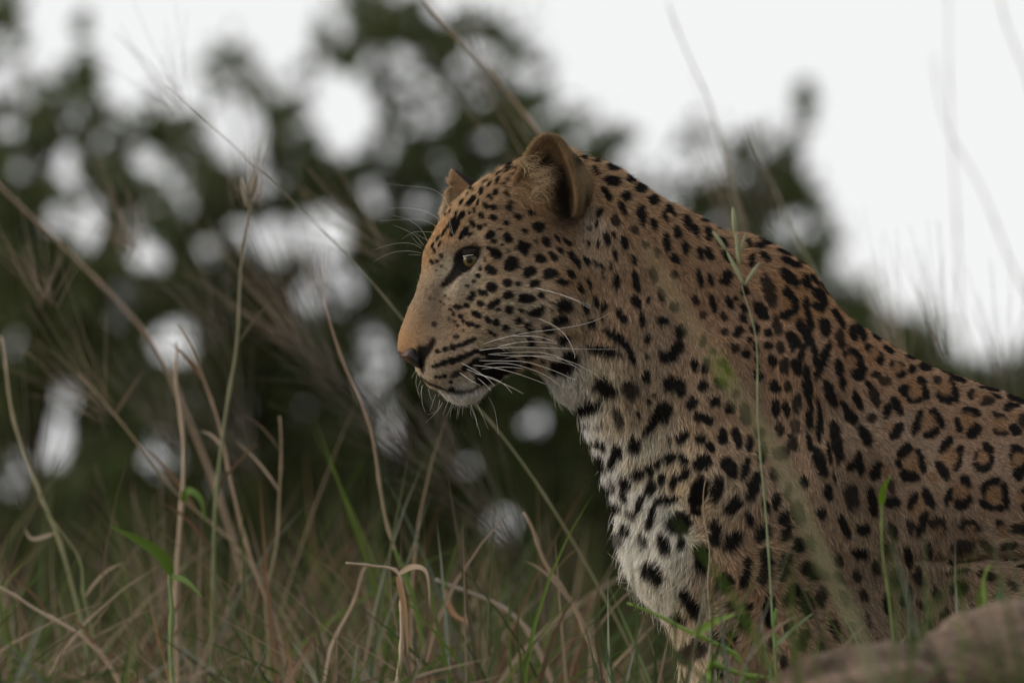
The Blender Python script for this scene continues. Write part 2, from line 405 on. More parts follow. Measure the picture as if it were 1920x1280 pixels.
# ------------------------------------------------------------------ coat pattern, drawn on the animal's own side plane
# each tile: (origin x, origin y, scale, text); each spot: x y length width angle [strength]
TILES = [
(780, 280, 9.6, """1230 610 130 40 -35;1305 665 130 50 -55;1450 590 140 75 -65;1160 785 140 75 -75;1420 800 110 100 0;1630 575 70 60 0;
1570 670 120 50 60;1620 820 130 60 50;1320 895 110 85 30;820 980 100 50 -55;985 960 220 100 -50;1110 990 130 45 -75;1510 915 60 30 60;
1240 1040 120 85 45;1370 1070 110 105 0;1650 1060 110 110 0;1670 960 90 70 0;1050 1125 105 60 75;955 1175 60 45 80;1170 1215 110 90 30;
725 1175 90 50 -60;830 1215 160 90 -70;700 1260 80 50 -60;1370 1250 130 110 30;1810 1220 160 100 10;960 745 80 60 0;1020 755 70 30 -60;
600 1160 130 30 -60;530 1210 60 30 -60;620 1050 50 30 0;1850 190 150 45 -25;1900 270 110 60 -40;1640 300 150 60 -20;1630 370 150 40 -15;
1770 365 120 45 -10;1800 410 100 55 -10;1480 460 150 40 -35;1600 430 130 35 -20;1700 485 100 35 -10;1370 470 90 25 -50;920 830 50 25 -50;870 1050 40 25 60"""),
(700, 220, 3.84, """1128 688 50 42 20;712 778 58 42 60;763 803 42 40 0;655 840 100 42 -60;690 852 50 28 -30;590 800 150 40 -65;575 770 90 25 -60;548 780 90 20 -60;
948 766 46 36 10;805 785 30 22 0;902 815 30 20 0;838 855 72 52 -45;862 900 50 34 10;963 878 74 52 45;1083 824 46 38 0;1180 790 88 76 20;1163 893 34 34 0 .5;
1240 898 86 50 60;1310 868 68 24 50;1385 900 70 28 50;1412 915 40 22 60;1072 940 92 84 30;922 925 28 20 0;962 968 26 22 0;830 950 40 24 30;880 990 96 62 40;
985 1060 110 84 -55;1035 1085 50 16 0;1195 1020 90 56 25;1290 1005 84 42 50;1340 962 60 34 40;1418 1000 86 40 60;1460 1040 90 40 75;1530 1035 66 48 45;
1592 1042 50 20 40;1632 1068 66 24 50;1650 1145 70 16 80;845 1105 86 60 30;1115 1118 100 70 -25;1265 1130 100 70 -15;1412 1128 74 48 60;957 1195 64 52 -30;
1035 1200 42 36 0;1150 1200 76 54 -15;1352 1185 88 42 10;1548 1195 64 34 75;845 1228 80 64 15;1480 1225 90 40 65;755 1150 44 30 40;765 1090 50 30 70;
725 1185 36 28 0;675 1220 30 20 0;800 1030 50 20 60 .5;490 1005 36 26 60;425 1050 36 24 30;460 1045 28 22 0;440 965 40 18 60;480 920 40 16 -60;455 1105 20 16 0;
495 1072 20 16 0;510 840 60 18 -60;470 880 50 16 -60;430 930 40 16 -60;1548 905 44 22 80;1615 918 58 24 85;1678 875 90 44 75;1722 848 50 26 70;1800 905 98 46 75;
1735 995 78 34 75;1865 1030 76 34 75;1705 1075 66 22 85;1745 1180 96 52 80;1880 1180 140 50 80;1625 685 66 40 -70;1605 770 44 26 -70;1550 800 40 30 0 .5;
1590 395 80 30 60;1590 320 50 40 20;1710 365 90 46 20;1712 465 110 64 10;1840 440 60 50 60;1675 560 120 40 60;1810 575 70 62 20;1785 660 110 40 65;1895 515 60 60 0;
1735 745 90 60 60 .7;1870 815 60 50 50 .6;1500 300 60 25 30"""),
(1100, 220, 3.84, """300 445 62 56 0;375 505 80 70 20;385 710 136 60 82;465 595 80 70 30;470 770 86 50 70;575 660 60 60 30;600 680 90 34 60;550 715 80 40 80;
530 555 60 36 20;630 615 60 30 20;715 765 120 56 65;770 820 90 40 75;760 672 60 36 20;640 835 90 50 75;565 910 140 48 85;695 940 100 50 80;835 738 60 36 10;
860 840 110 50 75;965 795 80 30 15;960 905 90 60 40;1000 1010 120 52 50;800 980 90 48 80;865 985 96 50 60;625 1020 80 54 50;488 970 70 44 70 .7;415 920 60 40 30 .5;
470 1130 110 50 75;1170 1035 100 46 -80;1150 910 60 36 80;1230 925 80 46 10;1265 1005 84 56 40;1270 890 110 36 28;1330 890 70 26 25;1405 970 110 34 20;
1450 1045 150 52 22;1430 1145 130 74 45;1560 1190 100 60 60;1540 1035 100 30 35;1620 1160 90 36 50;1700 1220 110 36 55;1420 1250 70 50 60;1655 1250 80 40 30"""),
(700, 520, 3.84, """715 120 50 36 40;785 115 70 44 25;695 158 50 34 20;768 192 50 42 15;862 195 100 50 -30;893 235 36 24 -20;970 235 62 58 0;1060 240 38 32 0;968 130 76 56 -20;
1092 155 120 62 0;1200 130 56 44 20;1365 200 110 90 0;1170 245 120 62 -25;1275 180 30 24 0 .5;1275 232 40 24 0 .5;610 215 70 34 10;672 205 44 34 0;555 232 26 22 0;
740 270 80 40 35;627 282 42 28 20;580 268 36 26 10;650 320 36 24 10;695 335 54 38 15;590 320 26 20 0;552 300 24 18 0;820 305 56 44 50;883 322 50 50 0;
1037 310 52 46 0;1100 340 60 40 -15;950 362 44 44 60;748 355 30 28 0;1120 380 46 36 0;1037 402 34 24 0;840 395 40 24 40;870 410 36 26 30;650 380 28 16 10;
600 425 42 30 0 .7;610 350 24 18 0;440 335 40 36 0 .5;1340 300 110 70 0;1245 370 80 60 0;1360 440 90 60 -40;1225 437 40 26 0;1115 440 30 40 0;1130 470 60 50 0;
1105 560 100 44 0;1100 620 70 40 0;1260 525 30 22 0;1210 590 50 30 0;1410 570 110 100 0;1345 640 160 100 10;1515 215 110 44 60;1600 175 90 38 80;1655 215 80 36 -70;
1890 180 100 56 70;1565 330 64 54 0;1780 275 110 50 60;1640 300 60 16 80;1640 510 200 60 10;1740 420 170 66 32;1850 560 130 44 70;1800 480 100 50 45;1700 540 150 40 5;
1540 920 200 90 -15;465 530 40 30 0;520 515 50 36 0;575 500 50 42 0;630 485 70 36 -15;690 460 70 36 -20;722 447 40 34 0;435 638 30 26 0;460 632 36 34 0;
510 615 70 40 -15;570 600 70 46 -15;630 580 80 44 -20;690 550 80 36 -20;735 530 50 34 0;480 712 26 22 0;515 705 36 28 0;450 712 20 18 0;560 745 30 24 0;
600 690 80 40 -25 .7;680 640 120 40 -30;740 600 70 50 -30;880 540 200 70 0;850 640 260 130 0;830 700 200 110 -20;960 610 160 90 0;575 800 60 26 10;560 790 40 26 0;
410 150 20 12 0;440 160 18 12 0;520 140 24 14 30;545 165 20 14 0;490 175 20 14 0;515 195 18 12 0;540 205 18 12 0;500 150 16 12 0;475 130 16 12 0"""),
(1000, 700, 3.84, """520 90 170 110 40;690 100 130 100 60 .8;965 65 110 90 80;1040 90 120 80 80;1205 80 76 62 -60;1330 62 86 64 30;1435 135 60 56 0;1130 205 90 70 -60;
1290 190 80 64 -50;1395 240 84 70 -60;1505 280 150 70 80;1185 300 90 60 10;1240 325 80 64 20;920 260 150 120 -60;850 350 160 70 -65;800 400 80 30 -60;
820 190 50 30 80;865 150 36 30 0;750 280 60 24 70;610 300 150 60 70 .7;725 500 120 84 -80;610 545 100 70 60;490 490 90 50 40;440 470 50 30 0;395 350 50 30 0 .5;
480 360 70 30 0 .5;500 620 110 40 65;575 610 90 44 -80;1070 440 100 70 -40;975 475 50 34 60;1195 460 80 60 40;1258 515 80 50 60;1345 440 120 64 85;
1445 455 140 60 75;1535 495 110 54 -80;1620 560 140 60 -80;1605 420 80 70 70;980 590 90 60 -40;888 625 70 36 -70;830 675 80 46 70;1078 600 76 52 70;
1205 630 120 100 -40;1390 660 150 90 55;1500 670 150 56 -75;755 710 80 62 0;670 770 80 54 70;585 770 70 24 60;545 800 80 40 60;920 745 80 40 -75;
845 805 90 56 -70;1010 755 90 40 -70;1095 710 90 60 -60;1175 850 190 84 -75;1300 810 170 84 -75;1560 790 190 84 -75;960 890 140 46 -5;660 860 80 34 60;
610 930 80 48 60;770 920 110 40 -75;555 940 50 20 60;850 1020 140 44 -75;710 990 80 40 50 .7;1040 1060 130 120 0;1160 990 60 50 0;1425 925 140 90 -45;
1535 1020 110 50 70;1650 930 90 50 70;1720 900 120 56 -80;680 1100 80 40 60;940 1210 130 56 70;640 1160 100 40 55 .7;800 1180 80 40 60 .7;1055 1205 70 44 -80;
1295 1090 140 80 80;1295 1170 90 80 0;1420 1170 150 100 -60;1620 1120 140 90 -60;1200 1250 110 80 0;1770 560 100 90 0 .5;1770 1010 110 76 -60;1780 1120 130 70 -65;
1870 980 170 90 75;1880 1205 90 90 0;1800 830 120 50 -75;1720 90 90 70 60;1810 90 80 50 75 .8;1730 245 110 50 -85;1800 235 110 50 80;1870 210 90 56 -80 .8;
1750 390 90 66 80 .8;1840 480 90 56 -70 .8;1860 370 120 70 80 .5;1600 20 70 50 0"""),
(1000, 947, 3.84, """1200 370 190 90 85;1370 525 120 110 90;1505 460 220 60 -80;870 455 130 80 50;1640 350 140 80 80;1640 450 170 84 -70 .8;1780 370 100 60 -70;1770 460 120 60 -70;
1130 670 190 70 60;1680 740 230 80 85;1540 700 70 50 20;1520 815 130 80 70;1050 780 90 60 30;1405 945 130 90 -70;1160 1010 140 100 -30 .8;1300 930 80 80 0 .8;
1330 1160 90 50 70;1090 1060 110 60 60 .7;1420 700 80 50 70 .7;1810 840 110 70 80 .8;1830 620 170 90 -55"""),
(1420, 947, 3.84, """265 260 110 90 20;350 240 100 50 75;165 400 180 70 -75 .8;350 440 150 110 30;440 465 90 60 60;320 680 170 90 75;430 630 140 80 -70 .7;520 850 160 70 75;
300 930 160 70 -70 .8;725 150 110 90 0;590 130 180 60 65;935 160 110 70 60;905 280 110 90 0 .7;705 320 110 84 0;815 420 110 66 75 .7;970 490 140 80 80 .7;
1050 350 170 60 80;1125 490 150 70 70 .8;1040 620 150 80 -80;905 690 170 70 80;1150 100 160 60 -75;1250 120 120 100 0 .8;1190 290 140 50 80 .8;1480 130 150 100 20;
1430 270 170 100 -10 .7;1700 130 120 60 60;1820 150 130 80 0 .8;1750 270 150 50 -10 .8;1400 560 130 110 0;1360 390 60 50 0;1400 450 150 34 -8;1480 380 200 24 -8;
1600 480 130 60 20 .8;1760 370 130 30 0;1860 420 100 30 0;1900 460 60 40 0;1900 540 60 60 0;1900 150 100 90 80;590 640 120 60 70 .6;760 800 120 40 80 .7"""),
(1420, 720, 3.84, """110 165 120 54 80;185 170 110 54 75;260 130 130 60 -80 .8;335 80 200 40 72;345 245 130 54 85;420 200 240 34 82;490 60 190 70 70;595 150 90 50 60;
640 230 130 80 50;535 400 300 80 80;690 110 150 60 65;815 100 140 60 65 .8;740 360 160 80 60;790 235 70 60 0 .8;905 180 120 60 -70;975 150 150 60 65;
230 410 110 60 75 .8;140 490 120 80 0 .7;140 310 90 60 80 .7;420 550 210 76 72;345 410 130 40 80;410 330 150 30 85;485 480 160 30 80;520 660 90 26 80 .8;
640 570 90 70 0;695 550 180 60 80;965 330 140 80 -50;1120 270 190 60 -68;1270 240 160 60 60;1220 340 120 70 -30;1225 195 60 40 20;1415 290 120 50 75;1510 195 130 70 10;
1525 330 130 90 -50;1710 225 110 50 20 .8;1715 335 110 60 10 .8;1825 325 100 70 45;1020 470 130 80 -40;1135 540 180 60 75;1050 640 140 90 20;980 560 90 40 75;
1320 425 140 70 -50;1400 520 190 66 -75;1285 600 150 70 60;1620 460 110 70 60;1570 580 130 80 0;1640 540 90 40 -80;1540 500 80 40 -60;1830 460 110 70 20;
1790 520 100 40 80;1850 610 150 90 -50;820 610 140 90 -60;640 790 200 100 80 .75;790 830 210 70 80;935 830 130 80 0;1080 820 130 60 -65;1185 800 160 70 65;
1330 790 140 50 -70;1450 690 100 70 70;1430 830 140 100 -40;1630 700 160 70 -20;1730 780 190 60 80;1600 850 110 60 30;1690 870 90 50 0;1580 760 80 40 80;
1890 830 200 90 80;475 760 120 60 80;1060 1000 110 60 70 .8;1140 980 200 60 -70;1260 1000 150 100 50 .8"""),
(1420, 520, 3.84, """65 100 220 80 75 .75;215 130 140 60 50;250 200 130 50 85;190 265 110 60 -20;15 250 120 80 60;240 25 110 60 50;335 30 110 60 70;390 110 90 40 60;450 150 150 60 75;
420 210 100 60 30;330 200 120 50 80;350 300 180 50 80;320 400 200 70 60;290 370 100 50 60;560 280 150 50 62;590 330 90 40 75;600 210 160 44 50;480 70 110 40 55;
460 360 130 80 80;120 350 130 60 80 .8;60 400 60 56 0;55 490 60 56 0;145 505 80 50 75 .8;90 595 90 66 80;170 640 110 60 80 .8;235 450 130 76 50;225 500 80 30 80;
290 550 150 50 -75;255 640 120 60 60;385 560 190 40 82;440 590 270 60 -68;335 730 220 50 78;555 640 130 66 75;580 750 110 54 80;570 440 150 70 80 .8;
670 400 130 60 70;730 390 150 60 65;640 540 100 60 -40 .8;700 590 200 66 60;700 690 110 90 0;605 560 90 36 75;800 520 120 60 45;850 570 110 70 60;840 420 90 40 40;
980 490 90 30 25;930 520 100 40 35;990 620 120 40 10 .8;960 650 90 40 60;1010 690 80 60 0;1095 660 60 60 0;1095 570 90 40 15;1195 640 120 60 10;830 695 80 50 0 .8;
895 740 90 70 0 .6;775 770 80 40 60;820 850 130 60 70 .8;1050 820 130 80 40;1160 740 80 60 40;1180 820 120 60 75;1100 870 120 60 0;1275 740 70 60 0 .8;
1390 810 180 60 75;1320 860 130 80 30;1290 820 60 40 70;1360 680 110 30 15;1430 730 140 40 20;1525 840 80 70 0 .8;1625 885 110 70 0 .8;1650 800 150 26 12;
1700 850 90 30 25;1850 870 150 50 20;1790 930 90 70 0;1840 920 60 30 0;1890 1030 110 90 80 .8"""),
(1120, 500, 5.333, """185 145 110 70 -75;545 75 130 50 65;625 275 140 66 75;370 350 110 76 60;495 330 70 36 -75;750 400 90 90 0;750 80 80 70 0 .7;240 500 110 60 55;435 530 140 50 85;
635 540 110 76 0;955 325 110 66 55 .8;1000 110 170 60 80;1110 130 110 52 75;1265 115 150 100 -65;1135 370 180 60 78;1300 360 120 72 60;1360 315 60 40 45;
1440 415 110 56 60;1430 515 90 64 50;1235 495 90 60 70 .8;1035 480 80 80 0 .6;1600 430 170 100 60;1450 240 100 80 80;815 640 130 120 -70;780 800 130 110 -60;
690 890 180 120 0;490 720 80 66 60;480 890 60 40 60;1035 740 110 60 -80;1130 840 60 50 60;1245 650 70 64 0 .8;1380 645 110 90 -60;1545 620 110 100 60;
1490 725 60 50 0;1550 800 110 50 70;1350 810 80 80 0 .8;1460 865 96 76 45;1680 785 76 66 0;1800 805 90 70 50 .8;1725 935 110 84 80;1840 990 140 80 -75 .8;
955 975 130 70 80;1065 980 150 76 -80;1220 950 100 70 50 .8;1280 1030 90 50 70 .8;1570 960 120 40 75;1575 1080 110 80 50;480 1090 130 80 80"""),
]
ORANGE = [(1195, 270, 60), (1480, 260, 50), (1720, 285, 45), (1070, 550, 55), (1345, 520, 60), (1580, 520, 45), (1830, 530, 45), (1650, 780, 60), (1420, 760, 45), (1110, 860, 50)]   # rosette hearts (tile 1420,720)
ORANGE2 = [(215, 210, 40), (330, 310, 40), (640, 600, 45), (820, 560, 35), (985, 660, 40), (1110, 790, 50), (1330, 790, 50), (430, 160, 30), (700, 390, 30)]                        # (tile 1420,520)
# ------------------------------------------------------------------ the leopard
# its own frame: x along the body (metres), y away from the viewer's side, z up; PX turns a pixel of the side view into that frame
def PX(p):
    p = np.asarray(p, float)
    return np.stack([(p[..., 0] - 960) / S0, (640 - p[..., 1]) / S0], -1)

OUTLINE = [(745,660),(744,654),(745,638),(748,622),(758,596),(767,573),(776,555),(784,530),(789,508),(790,490),(793,472),(804,452),(821,420),(842,388),(868,362),(897,339),
(921,324),(942,311),(968,300),(1000,288),(1035,281),(1072,281),(1095,292),(1117,297),(1156,312),(1190,331),(1230,358),(1256,374),(1300,394),(1334,414),(1362,428),(1400,434),(1425,443),(1459,458),
(1490,479),(1518,498),(1538,522),(1558,553),(1587,586),(1613,607),(1644,625),(1680,648),(1719,669),(1756,687),(1794,699),(1837,716),(1876,727),(1917,744),
(2000,768),(2120,790),(2250,820),(2360,880),(2430,970),(2460,1090),(2450,1230),(2400,1330),(2200,1380),(1900,1370),(1650,1350),(1520,1380),(1490,1440),(1400,1475),(1300,1470),(1268,1440),
(1276,1340),(1272,1280),(1266,1225),(1252,1185),(1224,1145),(1190,1105),(1172,1073),(1160,1038),(1148,998),(1147,962),(1142,934),(1128,895),(1112,852),(1092,806),(1080,776),(1066,760),
(1040,742),(1020,712),(1002,697),(984,694),(960,702),(940,714),(916,732),(893,752),(867,758),(846,753),(830,744),(818,733),(803,726),(786,706),(776,690),(772,683),(755,671)]

# x, y, edge radius, half width
GIRTH = np.array([(750,650,.026,.026),(775,600,.03,.032),(800,650,.034,.040),(840,690,.036,.046),(800,540,.035,.038),(860,745,.028,.032),(805,470,.04,.046),(850,430,.05,.056),(880,520,.055,.066),
(940,380,.06,.074),(950,480,.065,.08),(950,570,.065,.084),(980,650,.05,.075),(920,700,.035,.055),(1060,380,.075,.085),(1080,550,.085,.098),(1060,720,.055,.075),(1200,450,.09,.10),(1200,650,.10,.115),
(1150,850,.07,.09),(1180,1000,.075,.10),(1400,520,.09,.10),(1400,700,.12,.13),(1400,950,.13,.15),(1250,1080,.085,.12),(1300,1200,.08,.11),(1330,1380,.05,.08),(1500,560,.08,.09),(1550,700,.11,.125),(1650,900,.14,.155),
(1620,680,.09,.10),(1800,760,.10,.115),(1800,950,.14,.165),(2000,850,.12,.13),(2100,1050,.15,.17),(2350,1000,.13,.14),(1600,1200,.12,.14),(1900,1250,.12,.15),(2300,1250,.12,.14)], float)

# relief: x, y, sx, sy, angle, millimetres
RELIEF = [(880,494,26,20,10,-15),(801,655,7,9,30,-5),(876,456,34,11,-6,6),(835,470,14,30,20,-2),(950,530,55,30,10,8),(838,535,12,34,28,-6),(905,610,40,20,-30,2),(852,668,40,26,-15,14),(915,652,12,30,10,-5),(868,744,28,13,0,7),
(1040,600,55,60,0,12),(1092,560,13,110,-4,-6),(1060,368,24,34,0,-34),(1115,430,16,40,10,-6),(1180,560,60,160,-20,5),(1260,600,22,140,-25,-3),(1545,720,80,150,-12,34),(1660,770,36,120,-22,-12),(1480,610,30,70,-30,7),(1820,1042,90,8,0,-16),(1760,1075,16,40,-30,-8),(1445,760,24,170,-14,-13),(1470,1000,110,140,-10,26),
(1625,930,28,190,-12,-17),(1760,900,120,120,0,10),(1190,985,16,80,-32,-6),(1240,1010,26,80,-30,9),(1160,1010,18,70,-30,6),(1330,1130,26,80,-20,-6),(1400,1130,60,60,0,6),(1300,850,60,100,-20,7),(1340,600,70,60,0,5),
(1530,590,10,60,-28,5),(1508,640,8,60,-28,-4),(1575,830,14,90,-14,4),(1540,860,12,110,-12,-6),(1140,700,30,30,0,5),(1080,660,40,16,0,4)]
LIPS = [(788,704),(800,714),(815,721),(830,727),(845,731),(860,733),(876,731),(892,724),(905,716)]
EYE = (881, 489)

def idw(P, Q, power=3.0, soft=35.0):
    """smooth interpolation of control points P (x, y, values) at pixels Q"""
    d2 = ((Q[:, None, :] - P[None, :, :2]) ** 2).sum(2) + soft * soft
    w = d2 ** (-power / 1.0)
    return (w[:, :, None] * P[None, :, 2:]).sum(1) / w.sum(1)[:, None]

def midline(px):
    """the head is turned a little towards the viewer: where its middle plane lies"""
    t = np.clip((1130 - px) / S0, 0, None)
    return -0.27 * t * t / (t + 0.06)

def gauss(px, py, g):
    cx, cy, sx, sy, a, amp = g
    c, s = math.cos(math.radians(a)), math.sin(math.radians(a))
    u, v = (px - cx) * c + (py - cy) * s, -(px - cx) * s + (py - cy) * c
    return amp * np.exp(-0.5 * ((u / sx) ** 2 + (v / sy) ** 2))

H = 0.0038
bx0, bx1, bz0, bz1, byw = -0.19, 1.18, -0.66, 0.30, 0.232
gx = np.arange(bx0, bx1, H); gy = np.arange(-byw, byw, H); gz = np.arange(bz0, bz1, H)
GX, GZ = np.meshgrid(gx, gz, indexing='ij')
PPX, PPY = GX * S0 + 960, 640 - GZ * S0
outline = catmull(OUTLINE, 3)
Dm = poly_dist(PX(outline), GX, GZ)
# room left for the fur: short on the face, deep on the chest
FUR = np.array([(760,600,1.5),(850,450,2.5),(820,700,2),(860,755,4),(1000,300,3),(1000,690,4),(1060,760,7),(1120,900,8),(1150,1030,12),(1220,1130,12),(1300,390,5),(1500,480,4),(1700,650,4),(1900,730,4),(2200,900,4),(1272,1250,7)], float)
cq = np.stack([PPX[::6, ::6].ravel(), PPY[::6, ::6].ravel()], 1)
def up6(a):
    a = a.reshape(PPX[::6, ::6].shape)
    xi = np.minimum(np.arange(GX.shape[0]) / 6, a.shape[0] - 1.001); zi = np.minimum(np.arange(GX.shape[1]) / 6, a.shape[1] - 1.001)
    x0, z0 = xi.astype(int), zi.astype(int); fx, fz = (xi - x0)[:, None], (zi - z0)[None, :]
    return (a[x0][:, z0] * (1 - fx) * (1 - fz) + a[x0 + 1][:, z0] * fx * (1 - fz) + a[x0][:, z0 + 1] * (1 - fx) * fz + a[x0 + 1][:, z0 + 1] * fx * fz)
Dm = Dm - up6(idw(FUR, cq)[:, 0]) * 0.001
gw = idw(GIRTH, cq)
Rm, Wm = up6(gw[:, 0]), up6(gw[:, 1])
Ds = blur2(Dm, 5)
k = smoothstep(0.012, 0.05, Dm)
Dm = Dm * (1 - k) + Ds * k
for g in RELIEF: Wm = Wm + gauss(PPX, PPY, g) * 0.001
for (x, y) in catmull(LIPS, 3, False): Wm = Wm - gauss(PPX, PPY, (x, y, 5, 4, 0, 2.2)) * 0.001
Yc = midline(PPX)
YS = Yc - Wm * np.sqrt(np.clip(1 - (np.maximum(Rm - Dm, 0) / Rm) ** 2, 0, 1))
def ysurf(px, py):
    """how near the viewer's side the skin lies at a side-view pixel"""
    x, z = PX((px, py))
    i = int(np.clip((x - gx[0]) / H, 0, len(gx) - 1)); j = int(np.clip((z - gz[0]) / H, 0, len(gz) - 1))
    return float(YS[i, j])
q = np.maximum(Rm - Dm, 0) ** 2
F3 = np.sqrt(q[:, None, :] + ((gy[None, :, None] - Yc[:, None, :]) * (Rm / Wm)[:, None, :]) ** 2) - Rm[:, None, :]
F3 = F3.astype(np.float32)
def smin_ellipsoid(F3, c, r, kk):
    X, Y, Z = gx[:, None, None] - c[0], gy[None, :, None] - c[1], gz[None, None, :] - c[2]
    n = np.sqrt((X / r[0]) ** 2 + (Y / r[1]) ** 2 + (Z / r[2]) ** 2)
    e = (n - 1) * min(r)
    h = np.clip(0.5 + 0.5 * (F3 - e) / kk, 0, 1)
    return (F3 * (1 - h) + e * h - kk * h * (1 - h)).astype(np.float32)
for side in (-1, 1):                                    # folded hind legs
    hx, hz = PX((2085, 1235))
    F3 = smin_ellipsoid(F3, (hx, side * 0.125, hz), (0.262, 0.085, 0.15), 0.012)
V, Fq = surface_nets(F3, (gx[0], gy[0], gz[0]), H)
del F3
V = relax(V, Fq, 3)
NRM = vert_normals(V, Fq)
if (NRM[:, 1] * (V[:, 1] - 0)).mean() < 0:
    Fq = Fq[:, ::-1]; NRM = -NRM

# ---- coat maps in side-view pixels: spots, base colour, hair direction, hair length
MX0, MY0, MW, MH = 640, 180, 1900, 1340
spot = np.zeros((MH, MW), np.float32); orange = np.zeros((MH, MW), np.float32)
yy, xx = np.mgrid[0:MH, 0:MW]
nz = sum(np.sin(xx * a + yy * b + c) for a, b, c in ((.23,.11,0),(-.17,.27,1),(.41,-.19,2),(.09,.36,4),(-.33,-.29,5))) / 5
def stamp(m, x, y, L, Wd, ang, s=1.0, soft=0.16):
    R = max(L, Wd) * 0.62 + 4
    x0, x1, y0, y1 = int(max(x - R - MX0, 0)), int(min(x + R - MX0, MW)), int(max(y - R - MY0, 0)), int(min(y + R - MY0, MH))
    if x1 <= x0 or y1 <= y0: return
    X, Y = xx[y0:y1, x0:x1] + MX0 - x, yy[y0:y1, x0:x1] + MY0 - y
    c, sn = math.cos(math.radians(ang)), math.sin(math.radians(ang))
    u, v = (X * c + Y * sn) / (L * 0.5), (-X * sn + Y * c) / (Wd * 0.5)
    d = np.power(np.abs(u) ** 2.3 + np.abs(v) ** 2.3, 1 / 2.3) + nz[y0:y1, x0:x1] * 0.22
    m[y0:y1, x0:x1] = np.maximum(m[y0:y1, x0:x1], s * smoothstep(1 + soft, 1 - soft, d))
for ox, oy, sc_, txt in TILES:
    for e in txt.replace("\n", "").split(";"):
        a = [float(t) for t in e.split()]
        if not a: continue
        grow = 1.42 if ox + a[0] / sc_ < 1310 and oy + a[1] / sc_ > 850 else 1.15 if ox + a[0] / sc_ < 1550 else 1.06
        stamp(spot, ox + a[0] / sc_, oy + a[1] / sc_, a[2] * grow / sc_, a[3] * grow / sc_, a[4], (0.62 + 0.38 * a[5] if len(a) > 5 else 1.0))
stamp(spot, 1059, 372, 62, 110, 0, .93, .55)          # shade in the ear's mouth, painted dark into the coat
for lst, oy in ((ORANGE, 720), (ORANGE2, 520)):
    for x, y, r in lst: stamp(orange, 1420 + x / 3.84, oy + y / 3.84, r * 2.9 / 3.84, r * 2.9 / 3.84, 0, 1, 0.45)
rr = random.Random(3)
for gy_ in range(0, 13):                                # rosettes on the part of the flank that runs out of the picture
    for gx_ in range(0, 11):
        x, y = 1935 + gx_ * 52 + (gy_ % 2) * 26 + rr.uniform(-7, 7), 760 + gy_ * 50 + rr.uniform(-7, 7)
        if x < 1935: continue
        stamp(orange, x, y, 30, 30, 0, 1, 0.5)
        for k_ in range(4):
            if rr.random() < 0.2: continue
            t = k_ * 1.57 + rr.uniform(-.3, .3)
            stamp(spot, x + 16 * math.cos(t), y + 16 * math.sin(t), 26, 14, math.degrees(t) + 90)
# small spots where the low flank and the foreleg would be bare
bs_ = blur2(spot, 9, 2)
for _ in range(1600):
    x, y = rr.uniform(1430, 1935), rr.uniform(880, 1330)
    if rr.random() < .5: x, y = rr.uniform(1560, 1935), rr.uniform(700, 1330)
    i_, j_ = int(y - MY0), int(x - MX0)
    if spot[max(i_ - 17, 0):i_ + 18, max(j_ - 15, 0):j_ + 16].max() < .3:
        stamp(spot, x, y, rr.uniform(22, 32), rr.uniform(14, 20), rr.uniform(40, 95), rr.uniform(.8, 1))
ROSETTES = [(1731,790,13),(1805,785,11),(1868,794,10),(1699,863,12),(1770,855,13),(1831,855,10),(1897,858,10),(1790,918,11),(1850,923,13),(1709,949,9),(1748,990,9),(1805,990,10),(1868,990,10),(1676,689,9),(1709,733,11),(1766,726,11),
            (1829,741,9),(1894,775,9),(1633,662,9),(1587,676,10),(1655,800,8),(1650,880,8),(1900,930,9),(1930,800,9),(1735,890,8)]
clear = np.zeros_like(spot)
for x, y, r_ in ROSETTES: stamp(clear, x, y, r_ * 2, r_ * 2.4, 20, 1, .4)
spot *= 1 - .93 * clear
# tawny hearts: the ground between the pieces of a rosette is darker than the rest of the coat
heart = smoothstep(.30, .62, blur2(spot, 8, 2)) * (1 - spot) * smoothstep(1440, 1620, xx + MX0)
orange = np.maximum(np.maximum(orange, heart), blur2(clear, 3, 2))
